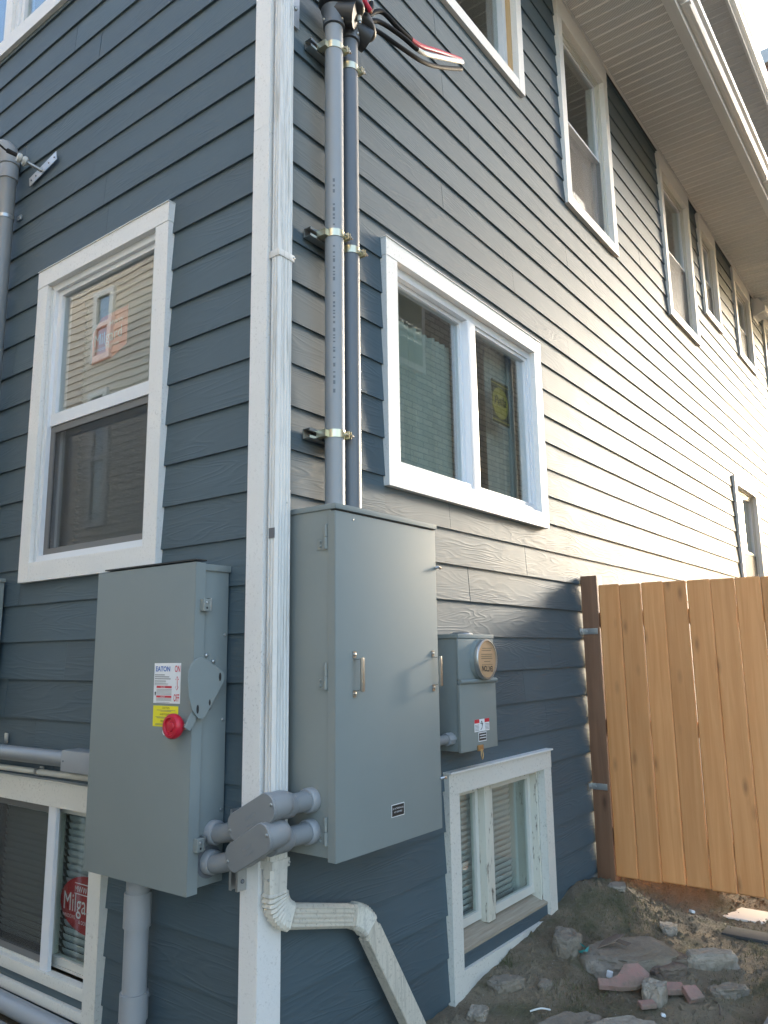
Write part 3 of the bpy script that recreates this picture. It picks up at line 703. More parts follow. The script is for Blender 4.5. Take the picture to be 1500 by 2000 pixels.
for zc in (.10, -.715):
    lt = bx('latch', 'enclosure_warm', dc, -.150, -.118, Y0-.034, Y0-.008, zc-.022, zc+.022, .003); bx('latch_tab', 'galv', lt, -.116, -.110, Y0-.030, Y0-.0075, zc-.02, zc+.026, .001)
    screw(lt, (-.136, Y0-.034, zc+.008), (0, -1, 0), .006)
    bm = BM(); disc(bm, (-.135, Y0-.0345, zc-.010), (0, -1, 0), .004, .0006, 10); link('slot', bm, 'ink_black', lt)
for zc in (-.004, -.308, -.62): screw(dc, (-.020, Y0, zc), (0, -1, 0), .006)
# lever guard: flat plate standing on the box side
def sideplate(name, mat, par, pts, y0, th):
    bm = BM(); extrude(bm, [(x, y0, z) for x, z in pts], (0, -th, 0)); bmesh.ops.bevel(bm, geom=list(bm.edges), offset=.0012, segments=1, affect='EDGES'); return link(name, bm, mat, par)
pl = []
for i in range(9): a_ = R_(200-i*13); pl.append((-.165+.075*math.cos(a_)+.02, -.205+.115*math.sin(a_)))
pl = [(-.214, -.16), (-.212, -.135), (-.203, -.112), (-.188, -.096), (-.170, -.087), (-.150, -.085), (-.066, -.128), (-.050, -.142), (-.046, -.160), (-.054, -.178), (-.132, -.288), (-.146, -.297), (-.164, -.293), (-.192, -.262), (-.208, -.215)]
lg = sideplate('lever_guard', 'enclosure', dc, pl, Y0-.030, .008)
bx('spacer', 'enclosure', dc, -.150, -.07, Y0-.030, Y0-.0005, -.20, -.13)
for x, z, rr in ((-.070, -.155, .010), (-.168, -.262, .010), (-.115, -.242, .007)):
    bm = BM(); extrude(bm, [(x+rr*.55*math.cos(2*math.pi*i/14), Y0-.0381, z+rr*1.5*math.sin(2*math.pi*i/14)) for i in range(14)], (0, -.0006, 0)); link('slot', bm, 'ink_black', lg)
for x, z in ((-.105, -.078), (-.072, -.100), (-.085, -.262)): screw(dc, (x, Y0-.001, z), (0, -1, 0), .008)
lv = sideplate('lever', 'enclosure', dc, [(-.178, -.255), (-.150, -.275), (-.190, -.335), (-.215, -.320)], Y0-.024, .005)
bm = BM(); cc = Vector((-.205, .203, -.318)); ax = Vector((-1, .0, 0))
lathe(bm, cc, ax, [(-.010, .030), (.002, .040), (.010, .043), (.022, .043), (.030, .038), (.031, .030), (.025, .027), (.025, .019), (.029, .016), (.030, .006)], 32)
kn = link('knob', bm, 'red', lv, True)
tube_b = BM(); tube(tube_b, [(-.190, Y0-.026, -.322), (-.198, .19, -.320)], .010, 10); link('knob_stem', tube_b, 'steel', lv, True)
# label plates on the door
NL = .1722
lp = part_group('label_plate', dc, 'white instruction plate lettered ON and OFF')
bm = BM(); plate(bm, 'L', .229, .379, NL, -.246, -.104); link('plate', bm, 'label_white', lp)
text('lettering', 'E.T.N', 'ink_blue', lp, 'L', .371, NL+.0018, -.136, .028, 1.15, bold=.03) if False else text('lettering', 'EATON', 'ink_blue', lp, 'L', .371, NL+.0018, -.133, .025, 1.0, bold=.02)
text('lettering', 'ON', 'ink_red', lp, 'L', .262, NL+.0018, -.135, .032, .62, bold=.015); text('lettering', 'OFF', 'ink_red', lp, 'L', .264, NL+.0018, -.238, .036, .50, bold=.015)
bm = BM(); extrude(bm, [WP('L', u_, NL+.0015, z) for u_, z in ((.247, -.150), (.256, -.163), (.2505, -.163), (.2505, -.187), (.256, -.187), (.247, -.200), (.238, -.187), (.2435, -.187), (.2435, -.163), (.238, -.163))], (-.0005, 0, 0)); link('arrow', bm, 'ink_red', lp)
bm = BM(); extrude(bm, [WP('L', u_, NL+.0022, z) for u_, z in ((.247, -.153), (.2525, -.1615), (.2490, -.1615), (.2490, -.1885), (.2525, -.1885), (.247, -.197), (.2415, -.1885), (.245, -.1885), (.245, -.1615), (.2415, -.1615))], (-.0005, 0, 0)); link('arrow_fill', bm, 'label_white', lp)
def bars(par, name, mat, wall, n, rows):
    bm = BM()
    for u0, u1, z, h in rows: plate(bm, wall, u0, u1, n, z, z+h, .0005)
    return link(name, bm, mat, par)
bars(lp, 'fine_print', 'ink_black', 'L', NL+.0014, [(.318, .374, -.147, .0022), (.292, .374, -.154, .0022), (.284, .374, -.161, .0022), (.310, .374, -.169, .0022)])
bars(lp, 'fine_print', 'ink_grey', 'L', NL+.0014, [(.310, .374, -.175, .0013), (.296, .374, -.178, .0012), (.30, .374, -.182, .0012)]+[(.276, .362, -.198-i*.0042, .0013) for i in range(5)]+[(.276, .362, -.230-i*.0035, .0012) for i in range(3)]+[(.285, .36, -.2435, .001)])
bars(lp, 'warning_band', 'ink_red', 'L', NL+.0014, [(.276, .362, -.1925, .0075), (.276, .362, -.2265, .0075)])
text('lettering', 'DANGER', 'label_white', lp, 'L', .338, NL+.0024, -.1912, .0065); text('lettering', 'DANGER', 'label_white', lp, 'L', .338, NL+.0024, -.2252, .0065)
bars(lp, 'pictogram', 'ink_black', 'L', NL+.0014, [(.366, .371, -.219, .013), (.364, .373, -.212, .003)])
yp = part_group('caution_label', dc, 'yellow caution label')
bm = BM(); plate(bm, 'L', .237, .378, NL, -.328, -.255, .0008); link('plate', bm, 'label_yellow', yp)
for s, z in (('CAUTION', -.265), ('AVERTISSEMENT', -.288), ('PRECAUCION', -.312)): text('lettering', s, 'ink_black', yp, 'L', .305, NL+.0014, z, .0095, .95, 'CENTER')
bars(yp, 'fine_print', 'ink_grey', 'L', NL+.0012, [(.252, .356, -.271, .0013), (.275, .335, -.2745, .0013), (.248, .362, -.295, .0013), (.25, .355, -.2985, .0013), (.252, .362, -.319, .0013), (.248, .364, -.3225, .0013)])
fs = part_group('flag_sticker', dc, 'small oval flag sticker')
bm = BM(); ellipse(bm, 'L', .308, -.345, .013, .0125, NL, .0006, 24); link('plate', bm, 'label_white', fs)
bars(fs, 'stripe', 'ink_red', 'L', NL+.0009, [(.300, .315, -.3495+i*.003, .0014) for i in range(4)]); bars(fs, 'canton', 'ink_blue', 'L', NL+.0016, [(.308, .315, -.3435, .006)])

# ------------------------------------------------------------------ metering cabinet on the side wall
mc = thing('metering_cabinet', 'large grey metering cabinet with two pull handles on the side wall', 'cabinet')
BX0, BX1, BY, BZ0, BZ1 = .090, .738, -.272, -.752, .446
bx('body', 'enclosure_warm', mc, BX0, BX1, -.004, BY+.022, BZ0, BZ1-.002, .003)
bx('top_cap', 'enclosure', mc, BX0-.006, BX1+.006, -.002, BY-.006, BZ1-.012, BZ1+.008, .002)
bx('door', 'enclosure', mc, BX0-.001, BX1+.001, BY+.0195, BY, BZ0-.012, BZ1-.018, .003)
bx('door_lip', 'enclosure_warm', mc, BX0-.004, BX0-.0015, BY+.001, BY+.034, BZ0-.010, BZ1-.020)
bx('seam', 'black_plate', mc, BX0+.004, BX1, BY+.006, BY+.018, BZ1-.0175, BZ1-.0125)
for zc in (.335, -.155, -.665):
    hg = part_group('hinge', mc)
    bm = BM(); tube(bm, [(BX0-.008, BY+.040, zc-.045), (BX0-.008, BY+.040, zc-.002)], .007, 10); link('barrel', bm, 'enclosure_warm', hg, True)
    bm = BM(); tube(bm, [(BX0-.008, BY+.040, zc), (BX0-.008, BY+.040, zc+.045)], .0062, 10); link('barrel', bm, 'enclosure_warm', hg, True)
    bx('leaf', 'enclosure_warm', hg, BX0-.003, BX0-.0005, BY+.045, BY+.085, zc-.045, zc-.004)
    for q in (-.034, -.016): screw(hg, (BX0-.003, BY+.068, zc+q), (-1, 0, 0), .006, 'enclosure_warm')
for xc in (.190, .697):
    h = part_group('handle', mc)
    for zz, sgn in ((-.085, 1), (-.222, -1)):
        bx('foot', 'steel', h, xc-.009, xc+.009, BY-.003, BY-.0005, zz-.010, zz+.014); screw(h, (xc, BY-.003, zz+.003), (0, -1, 0), .006, 'steel')
    bx('arm', 'steel', h, xc-.008, xc+.008, BY-.0305, BY-.0032, -.101, -.098); bx('arm', 'steel', h, xc-.008, xc+.008, BY-.0305, BY-.0032, -.2085, -.2055)
    bx('grip', 'steel', h, xc-.008, xc+.008, BY-.042, BY-.031, -.212, -.094, .004)
bpx = part_group('warning_plate', mc, 'small black warning plate'); bm = BM(); plate(bm, 'R', .400, .480, .2722, -.670, -.626, .0006); link('plate', bm, 'label_white', bpx)
bm = BM(); plate(bm, 'R', .4025, .4775, .2730, -.6675, -.6285, .0004); link('face', bm, 'black_plate', bpx)
text('lettering', 'DO NOT REMOVE SEAL', 'label_white', bpx, 'R', .440, .2738, -.644, .0085, .78, 'CENTER'); text('lettering', 'NOT FOR PUBLIC', 'label_white', bpx, 'R', .440, .2738, -.656, .0085, .78, 'CENTER')
bx('seal_tab', 'galv', mc, BX1+.001, BX1+.028, BY+.050, BY+.053, -.262, -.222, .001)
for zz in (.27, -.575):
    bm = BM(); tube(bm, [(BX1-.005, BY-.001, zz), (BX1+.004, BY-.012, zz+.004), (BX1+.022, BY-.008, zz)], [.006, .005, .006], 8); link('wing_screw', bm, 'steel', mc, True)
screw(mc, (.19, BY, .405), (0, -1, 0), .004)

# ------------------------------------------------------------------ meter socket
ms = thing('meter_socket', 'small grey meter socket with a round cardboard-covered opening', 'meter socket')
MX0, MX1, MY, MZ0, MZ1 = 1.137, 1.472, -.122, -.530, -.010
bx('body', 'enclosure', ms, MX0+.004, MX1-.004, -.003, MY+.012, MZ0+.004, MZ1-.004, .003)
bx('top_cap', 'enclosure', ms, MX0-.002, MX1+.004, -.001, MY-.004, MZ1-.004, MZ1+.016, .002)
bx('lower_cover', 'enclosure_warm', ms, MX0, MX1+.004, MY+.0115, MY-.004, MZ0, -.225, .003)
bx('upper_cover', 'enclosure', ms, MX0, MX1, MY+.0115, MY-.001, -.2035, MZ1-.005, .003)
bm = BM(); tube(bm, [(MX0-.002, MY-.006, -.214), (MX1+.005, MY-.006, -.214)], .011, 12); link('cover_ridge', bm, 'enclosure', ms, True)
mcx, mcz = 1.334, -.113
bm = BM(); tube(bm, [(mcx, MY+.002, mcz), (mcx, MY-.020, mcz), (mcx, MY-.030, mcz)], [.098, .094, .090], 40); link('socket_collar', bm, 'enclosure', ms, True)
bm = BM(); lathe(bm, (mcx, MY, mcz), (0, -1, 0), [(.026, .096), (.042, .096), (.046, .093), (.046, .087), (.0395, .086)], 40); rg = link('sealing_ring', bm, 'galv', ms, True)
bm = BM(); disc(bm, (mcx, MY-.040, mcz), (0, -1, 0), .0858, .002, 40); cdx = link('cardboard_cover', bm, 'cardboard', ms)
bars(cdx, 'fine_print', 'pella_brown', 'R', -MY+.0424, [(mcx-.045, mcx+.05, mcz+.05, .003), (mcx-.05, mcx+.04, mcz+.040, .003), (mcx-.055, mcx+.05, mcz+.022, .003), (mcx-.055, mcx+.045, mcz+.012, .003), (mcx-.055, mcx+.05, mcz+.002, .003), (mcx-.03, mcx+.03, mcz-.012, .003), (mcx-.05, mcx+.05, mcz-.026, .002)])
text('lettering', 'EATON', 'ink_black', cdx, 'R', mcx+.050, -MY+.0428, mcz-.034, .036, .85, rot=math.pi-.04, bold=.03)
dl = part_group('danger_label', ms, 'white and red shock warning label')
NM = -MY+.0042
bm = BM(); plate(bm, 'R', 1.258, 1.398, NM, -.448, -.392, .0006); link('plate', bm, 'label_white', dl)
bars(dl, 'warning_band', 'ink_red', 'R', NM+.0009, [(1.258, 1.303, -.409, .017), (1.353, 1.398, -.409, .017)])
bars(dl, 'fine_print', 'ink_grey', 'R', NM+.0009, [(x0, x0+.036, -.418-i*.006, .002) for x0 in (1.262, 1.357) for i in range(5)])
bm = BM()
for pa, pb, wd in (((1.322, -.404), (1.330, -.404), .006), ((1.312, -.410), (1.338, -.415), .003), ((1.328, -.408), (1.330, -.422), .007), ((1.330, -.422), (1.326, -.434), .004), ((1.326, -.434), (1.314, -.440), .003)):
    a_ = Vector((pa[0], -NM-.0009, pa[1])); b_ = Vector((pb[0], -NM-.0009, pb[1])); d_ = (b_-a_).normalized(); q_ = Vector((-d_.z, 0, d_.x))*wd/2; extrude(bm, [a_-q_, b_-q_, b_+q_, a_+q_], (0, -.0005, 0))
link('falling_figure', bm, 'ink_black', dl)
bk = part_group('black_label', ms, 'small black rating label'); bm = BM(); plate(bm, 'R', 1.292, 1.368, NM, -.494, -.452, .0006); link('plate', bm, 'label_white', bk)
bars(bk, 'face', 'black_plate', 'R', NM+.0008, [(1.296, 1.364, -.490, .034)]); bars(bk, 'fine_print', 'label_white', 'R', NM+.0015, [(1.302, 1.36, -.468, .004), (1.302, 1.358, -.480, .004)])
sb = bx('seal_clip', 'brass', ms, 1.275, 1.325, MY-.012, MY-.0045, -.535, -.508, .003); bm = BM(); tube(bm, curve([(1.30, MY-.012, -.528), (1.294, MY-.016, -.555), (1.302, MY-.016, -.572), (1.311, MY-.016, -.555), (1.308, MY-.012, -.528)], 5), .0028, 8); link('seal_loop', bm, 'brass', sb, True)
bm = BM(); tube(bm, [(1.28, -.06, MZ1+.016), (1.28, -.06, MZ1+.022), (1.28, -.06, MZ1+.028)], [.055, .05, .035], 20); link('hub_plug', bm, 'galv', ms, True)
t = thing('conduit_nipple', 'short grey plastic conduit nipple between metering cabinet and meter socket', 'conduit')
tb('pipe', 'pvc', t, [(BX1+.002, -.075, -.468), (MX0+.003, -.075, -.468)], .021); tb('lock_hub', 'pvc_light', t, [(MX0-.052, -.075, -.468), (MX0-.046, -.075, -.468), (MX0-.004, -.075, -.468), (MX0+.0032, -.075, -.468)], [.027, .029, .029, .026], 8)

# ------------------------------------------------------------------ access fittings round the corner
def lb(label, A, B, L, Rr):
    t = thing('conduit_elbow', label, 'conduit'); A, B, L, Rr = map(Vector, (A, B, L, Rr))
    d = (Rr-L).normalized(); nrm = Vector((-1, 0, 0)); nrm = (nrm-d*nrm.dot(d)).normalized(); up = d.cross(nrm)
    if up.z < 0: up = -up
    rr = .043
    def stad(c0, c1, rad, n_):
        pts = []
        for i in range(13): a_ = math.pi/2+math.pi*i/12; pts.append(c0+d*rad*math.cos(a_)+up*rad*math.sin(a_)+nrm*n_)
        for i in range(13): a_ = -math.pi/2+math.pi*i/12; pts.append(c1+d*rad*math.cos(a_)+up*rad*math.sin(a_)+nrm*n_)
        return pts
    bm = BM(); rings = [[bm.verts.new(q) for q in stad(L, Rr, ra, n_)] for ra, n_ in ((.024, -.090), (.036, -.080), (.043, -.055), (.0445, -.012), (.0445, -.004))]
    for i in range(len(rings)-1):
        for j in range(26): bm.faces.new((rings[i][j], rings[i][(j+1) % 26], rings[i+1][(j+1) % 26], rings[i+1][j]))
    bm.faces.new(rings[0]); bm.faces.new(rings[-1][::-1]); link('fitting_body', bm, 'pvc', t, True)
    bm = BM(); rings = [[bm.verts.new(q) for q in stad(L, Rr, ra, n_)] for ra, n_ in ((.0445, -.0035), (.0465, -.001), (.0465, .003), (.044, .006))]
    for i in range(3):
        for j in range(26): bm.faces.new((rings[i][j], rings[i][(j+1) % 26], rings[i+1][(j+1) % 26], rings[i+1][j]))
    bm.faces.new(rings[0]); bm.faces.new(rings[-1][::-1]); cv = link('cover', bm, 'pvc', t)
    screw(cv, L-d*.033+nrm*.006, nrm, .006); screw(cv, Rr+d*.033+nrm*.006, nrm, .006)
    bm = BM(); c0 = L+(Rr-L)*.5+nrm*.006
    for i in range(9): q = c0+d*(-.03+i*.0075)+up*.004; extrude(bm, [q-d*.0025-up*.005, q+d*.0025-up*.005, q+d*.0025+up*.005, q-d*.0025+up*.005], nrm*.0008)
    for i in range(7): q = c0+d*(-.03+i*.010)-up*.018; extrude(bm, [q-d*.003-up*.003, q+d*.003-up*.003, q+d*.003+up*.003, q-d*.003+up*.003], nrm*.0008)
    link('raised_mark', bm, 'pvc', cv)
    bk_ = L-nrm*.045
    pts = curve([A, A+Vector((-.004, -.055, .002)), bk_-d*.055, bk_-d*.03], 7); tb('pipe', 'pvc', t, pts, .032)
    tb('terminal_adapter', 'pvc_light', t, [A+Vector((0, .0, 0)), A+Vector((0, -.026, 0)), A+Vector((0, -.032, .0))], [.041, .041, .038], 24)
    tb('hub', 'pvc', t, [bk_-d*.052, bk_-d*.02], .037, 20)
    rb = Rr-nrm*.05
    hub0 = Vector((rb.x, B.y, B.z)); tb('hub', 'pvc', t, [hub0, Vector((hub0.x+.075, B.y, B.z)), Vector((hub0.x+.085, B.y, B.z))], [.0425, .0415, .037], 24)
    tb('pipe', 'pvc', t, [Vector((hub0.x+.07, B.y, B.z)), B], .033, 20)
    tb('terminal_adapter', 'pvc_light', t, [B+Vector((-.034, 0, 0)), B+Vector((-.03, 0, 0)), B+Vector((-.001, 0, 0))], [.038, .041, .041], 24)
    return t
lb('upper of two grey plastic access elbows joining the boxes round the corner', (-.055, Y0-.001, -.689), (BX0-.001, -.165, -.570), (-.118, -.015, -.640), (-.150, -.190, -.557))
lb('lower of two grey plastic access elbows joining the boxes round the corner', (-.068, Y0-.001, -.784), (BX0-.001, -.165, -.672), (-.118, -.005, -.738), (-.165, -.190, -.645))
bm = BM(); disc(bm, (-.068, Y0-.0008, -.784), (0, -1, 0), .055, .0004, 24)
o = link('rubber_gasket', bm, 'pvc_dark', None); tag(o, 'dark round gasket behind the lower elbow on the switch box side', 'gasket')
t = thing('strut_bracket', 'short galvanized strut bracket on the white corner board under the elbows', 'bracket')
bm = BM(); box(bm, -.071, -.031, .025, .029, -.86, -.60); box(bm, -.071, -.031, .064, .068, -.86, -.60); box(bm, -.034, -.031, .029, .064, -.86, -.60); box(bm, -.071, -.068, .029, .036, -.86, -.60); box(bm, -.071, -.068, .057, .064, -.86, -.60); link('channel', bm, 'galv', t)
screw(t, (-.05, .025, -.83), (0, -1, 0), .008, 'pvc_dark'); screw(t, (-.034, .047, -.80), (-1, 0, 0), .012, 'galv')

# ------------------------------------------------------------------ risers
def clamp(par, x, y, z, rad):
    bm = BM(); tube(bm, [(x, y, z-.016), (x, y, z+.016)], rad+.003, 26); c = link('pipe_clamp', bm, 'zinc_gold', par, True)
    bx('clamp_ear', 'zinc_gold', c, x+rad*.72, x+rad*.72+.003, y-rad-.012, y-rad*.55, z-.015, z+.015); bx('clamp_ear', 'zinc_gold', c, x+rad*.72+.012, x+rad*.72+.015, y-rad-.012, y-rad*.45, z-.015, z+.015)
    bm = BM(); tube(bm, [(x+rad*.3, y-rad-.006, z), (x+rad*.72+.034, y-rad-.006, z)], .004, 8); tube(bm, [(x+rad*.72+.016, y-rad-.006, z), (x+rad*.72+.023, y-rad-.006, z)], .008, 6); link('clamp_bolt', bm, 'steel', c, True)
    bx('clamp_foot', 'zinc_gold', c, x-rad-.020, x-rad+.006, y-.002, -.042, z-.014, z+.014)
RY = -.087
r1 = thing('conduit_riser', 'left grey conduit riser with printed stripe above the metering cabinet', 'conduit')
tb('pipe', 'pvc_light', r1, [(.304, RY, BZ1+.009), (.304, RY, 2.66)], .0405, 28)
tb('hub', 'pvc', r1, [(.304, RY, BZ1+.0085), (.304, RY, BZ1+.02), (.304, RY, BZ1+.024)], [.047, .047, .042], 24)
for z in (2.555, 1.655, .785): clamp(r1, .304, RY, z, .0405)
bm = BM(); rp = random.Random(3); z = 1.90; ang = R_(218)
while z > .95:
    h = rp.choice((.010, .016, .006, .03 if rp.random() < .15 else .008)); wd_ = .0045
    c0 = Vector((.304+.0409*math.cos(ang), RY+.0409*math.sin(ang), z)); tn = Vector((-math.sin(ang), math.cos(ang), 0)); nn = Vector((math.cos(ang), math.sin(ang), 0))
    extrude(bm, [c0-tn*wd_, c0+tn*wd_, c0+tn*wd_-Vector((0, 0, h)), c0-tn*wd_-Vector((0, 0, h))], nn*.0004); z -= h+rp.choice((.006, .01, .02, .05 if rp.random() < .2 else .012))
link('printed_marks', bm, 'pvc_dark', r1)
def weatherhead(par, x, y, z, yawd):
    ca, sa = math.cos(R_(yawd)), math.sin(R_(yawd))
    wh = tb('weatherhead', 'pvc_dark', par, [(x, y, z-.035), (x, y, z+.03), (x, y, z+.05)], [.049, .049, .058], 26)
    bm = BM(); bmesh.ops.create_uvsphere(bm, u_segments=24, v_segments=14, radius=1)
    for v in bm.verts:
        p_ = v.co.copy(); s = Vector((p_.x*.105, p_.y*.075, p_.z*.085 if p_.z > 0 else p_.z*.03)); s.x += .035; v.co = Vector((x+s.x*ca-s.y*sa, y+s.x*sa+s.y*ca, z+.085+s.z-.25*max(0, s.x)))
    link('hood', bm, 'plastic_dark', wh, True)
    bm = BM(); c0 = Vector((x+.10*ca, y+.10*sa, z+.02)); tube(bm, [Vector((x, y, z+.05)), c0], [.05, .055], 20); link('cable_port', bm, 'plastic_dark', wh, True)
    for a_ in (35, 155, 275): screw(wh, (x+.048*math.cos(R_(a_)), y+.048*math.sin(R_(a_)), z-.01), (math.cos(R_(a_)), math.sin(R_(a_)), 0), .008, 'steel')
weatherhead(r1, .304, RY, 2.70, -60)
r2_ = thing('conduit_riser', 'right dark grey conduit riser beneath the cable ends', 'conduit')
tb('pipe', 'pvc_dark', r2_, [(.409, RY, BZ1+.009), (.409, RY, 2.66)], .0405, 28)
for z in (2.52, 1.625): clamp(r2_, .409, RY, z, .0405)
weatherhead(r2_, .409, RY, 2.70, -20)
for z, lab in ((2.555, 'uppermost strut channel behind the two conduit risers'), (1.655, 'middle strut channel behind the two conduit risers'), (.785, 'lowest strut channel behind the two conduit risers')):
    t = thing('strut_channel', lab, 'strut')
    bm = BM(); x0, x1 = .205, .500
    box(bm, x0, x1, -.004, -.007, z-.0205, z+.0205); box(bm, x0, x1, -.0071, -.0415, z+.018, z+.0205); box(bm, x0, x1, -.0071, -.0415, z-.0205, z-.018); box(bm, x0, x1, -.0385, -.0415, z+.009, z+.0179); box(bm, x0, x1, -.0385, -.0415, z-.0179, z-.009)
    link('channel', bm, 'galv', t)
# service cables
def cable(label, body, tip, pts, rad, split=.55):
    t = thing('service_cable', label, 'cable'); P = curve(pts, 10); k = int(len(P)*split)
    tb('insulation', body, t, P[:k+1], rad, 12); tb('colour_end' if tip != body else 'cable_end', tip, t, P[k:], rad*1.03 if tip != body else rad*1.005, 12)
    tb('conductor', 'copper' if body == 'wire_red' else 'galv', t, [P[-1]-(P[-1]-P[-2]).normalized()*.002, P[-1]+(P[-1]-P[-2]).normalized()*.010], rad*.62, 10)
cable('cable with red wrapped end sticking out from the weatherhead', 'wire_black', 'wire_red', [(.46, -.14, 2.80), (.56, -.16, 2.90), (.70, -.17, 2.895), (.86, -.17, 2.925), (1.05, -.165, 3.02), (1.31, -.150, 3.155)], .0115, .52)
cable('cable with white wrapped end below the red one', 'wire_black', 'wire_white', [(.45, -.14, 2.77), (.55, -.155, 2.84), (.70, -.175, 2.86), (.86, -.185, 2.875), (1.05, -.18, 2.975), (1.30, -.165, 3.125)], .0115, .56)
cable('plain black cable lowest of the three sticking out', 'wire_black', 'wire_black', [(.45, -.13, 2.75), (.54, -.145, 2.79), (.70, -.17, 2.80), (.88, -.18, 2.835), (1.06, -.17, 2.93), (1.315, -.15, 3.098)], .011, .5)
cable('short red cable curl at the weatherhead', 'wire_red', 'wire_red', [(.37, -.17, 2.93), (.368, -.19, 2.85), (.385, -.20, 2.80), (.425, -.20, 2.78)], .011)
cable('short white cable stub at the weatherhead', 'wire_white', 'wire_white', [(.375, -.15, 2.84), (.376, -.165, 2.78), (.386, -.168, 2.715)], .011)
cable('short black cable curl with white tip at the weatherhead', 'wire_black', 'wire_white', [(.40, -.19, 2.78), (.44, -.19, 2.80), (.455, -.185, 2.84), (.452, -.18, 2.88)], .011, .8)
t = thing('anchor_plate', 'galvanized anchor plate high on the side wall beside the downspout', 'anchor plate')
bx('plate', 'galv', t, .088, .165, -.008, -.0035, 2.60, 2.90); screw(t, (.14, -.008, 2.69), (0, -1, 0), .010)
bm = BM(); tube(bm, curve([(.12, -.009, 2.82), (.12, -.05, 2.80), (.15, -.09, 2.80), (.19, -.09, 2.83)], 5), .014, 10); tube(bm, [(.15, -.09, 2.74), (.15, -.09, 2.86)], .028, 12); link('clevis', bm, 'steel', t, True)

# ------------------------------------------------------------------ end wall fittings
t = thing('service_mast', 'grey plastic mast with hooded top at the left edge of the end wall', 'conduit')
tb('pipe', 'pvc', t, [(-.055, 2.045, .335), (-.055, 2.045, 2.72)], .045, 26)
tb('hub', 'pvc_light', t, [(-.055, 2.045, 2.60), (-.055, 2.045, 2.68), (-.055, 2.045, 2.70)], [.052, .052, .046], 24)
bm = BM(); tube(bm, curve([(-.055, 2.045, 2.69), (-.058, 2.05, 2.76), (-.075, 2.08, 2.80), (-.12, 2.14, 2.79)], 6), .056, 20); link('hood', bm, 'pvc_light', t, True)
bm = BM(); tube(bm, [(-.055, 2.045, 2.355), (-.055, 2.045, 2.375)], .0485, 24); box(bm, -.012, -.003, 1.955, 2.0, 2.350, 2.378, .002); st = link('strap', bm, 'galv', t, True); screw(st, (-.012, 1.968, 2.364), (-1, 0, 0), .006)
t = thing('insulator_bracket', 'galvanized bar with porcelain insulator and cable wedge on the end wall', 'insulator')
bm = BM(); a_, b_ = Vector((0, 1.885, 2.545)), Vector((0, 1.615, 2.60)); d_ = (b_-a_).normalized(); q_ = Vector((0, -d_.z, d_.y))*.021*1.3
extrude(bm, [Vector((-.009, v.y, v.z)) for v in (a_-q_, b_-q_, b_+q_, a_+q_)], (-.004, 0, 0)); link('bar', bm, 'galv', t)
for s in (.08, .25, .72, .92): c0 = a_+(b_-a_)*s; screw(t, (-.013, c0.y, c0.z), (-1, 0, 0), .005, 'pvc_dark')
cm = a_+(b_-a_)*.45; tb('bolt', 'galv', t, [(-.012, cm.y, cm.z), (-.13, cm.y+.03, cm.z+.028)], .010, 12)
bm = BM(); p0 = Vector((-.085, cm.y+.018, cm.z+.018)); dd = Vector((-.118, .03, .028)).normalized()
tube(bm, [p0, p0+dd*.006, p0+dd*.02, p0+dd*.028, p0+dd*.036, p0+dd*.05, p0+dd*.056], [.018, .026, .026, .017, .026, .026, .018], 20); link('spool', bm, 'porcelain', t, True)
tb('wedge', 'wire_black', t, [p0+dd*.03+Vector((0, 0, .01)), p0+dd*.03+Vector((-.05, .06, .05))], [.010, .014], 8)
t = thing('service_drop', 'thin twisted overhead cable tied to the insulator on the end wall', 'cable')
q0 = p0+dd*.03+Vector((-.045, .055, .045)); tb('strand', 'wire_black', t, curve([q0, (-.40, 2.15, 2.80), (-1.4, 4.0, 3.4), (-4.5, 9.0, 6.3)], 10), .006, 8); tb('strand', 'galv', t, curve([q0+Vector((0, .006, .008)), (-.40, 2.16, 2.815), (-1.4, 4.0, 3.42), (-4.5, 9.0, 6.32)], 10), .004, 8)
# neighbouring box at the very left edge
t = thing('wall_box', 'grey enclosure cut off by the left edge of the view', 'enclosure')
bx('body', 'enclosure_warm', t, -.0125, -.10, 1.83, 2.35, -.36, .30, .003); bx('top_cap', 'enclosure_warm', t, -.012, -.106, 1.82, 2.36, .3005, .318, .002)
# horizontal conduits
t = thing('conduit_run', 'grey plastic horizontal conduit with access fitting entering the switch box', 'conduit')
tb('pipe', 'pvc', t, [(-.065, 2.6, -.509), (-.065, 1.04, -.503)], .033, 22)
bm = BM(); tube(bm, [(-.065, 1.745, -.508), (-.065, 1.715, -.508)], .0365, 22); box(bm, -.010, -.004, 1.70, 1.73, -.475, -.43, .002); link('strap', bm, 'galv', t, True)
lbx = bx('fitting_body', 'pvc', t, -.030, -.108, Y1+.004, 1.065, -.546, -.458, .008); bx('cover', 'pvc_light', t, -.1085, -.113, Y1+.004, 1.062, -.544, -.460, .002); screw(lbx, (-.113, 1.045, -.502), (-1, 0, 0), .004, 'pvc_dark')
t = thing('conduit_run', 'thin beige metal conduit just below the grey plastic run', 'conduit')
tb('pipe', 'vinyl_aged', t, [(-.025, 2.6, -.588), (-.025, .78, -.576)], .0135, 14); bm = BM(); tube(bm, [(-.025, 1.395, -.581), (-.025, 1.375, -.581)], .016, 12); box(bm, -.010, -.004, 1.37, 1.40, -.60, -.56, .001); st = link('strap', bm, 'galv', t, True); screw(st, (-.042, 1.385, -.575), (-1, 0, 0), .006)
t = thing('conduit_drop', 'grey plastic conduit running from switch box bottom into the ground', 'conduit')
tb('pipe', 'pvc_light', t, [(-.085, .542, Z0+.008), (-.085, .542, -1.28), (-.085, .54, -1.45), (-.09, .54, -1.75)], .044, 26)
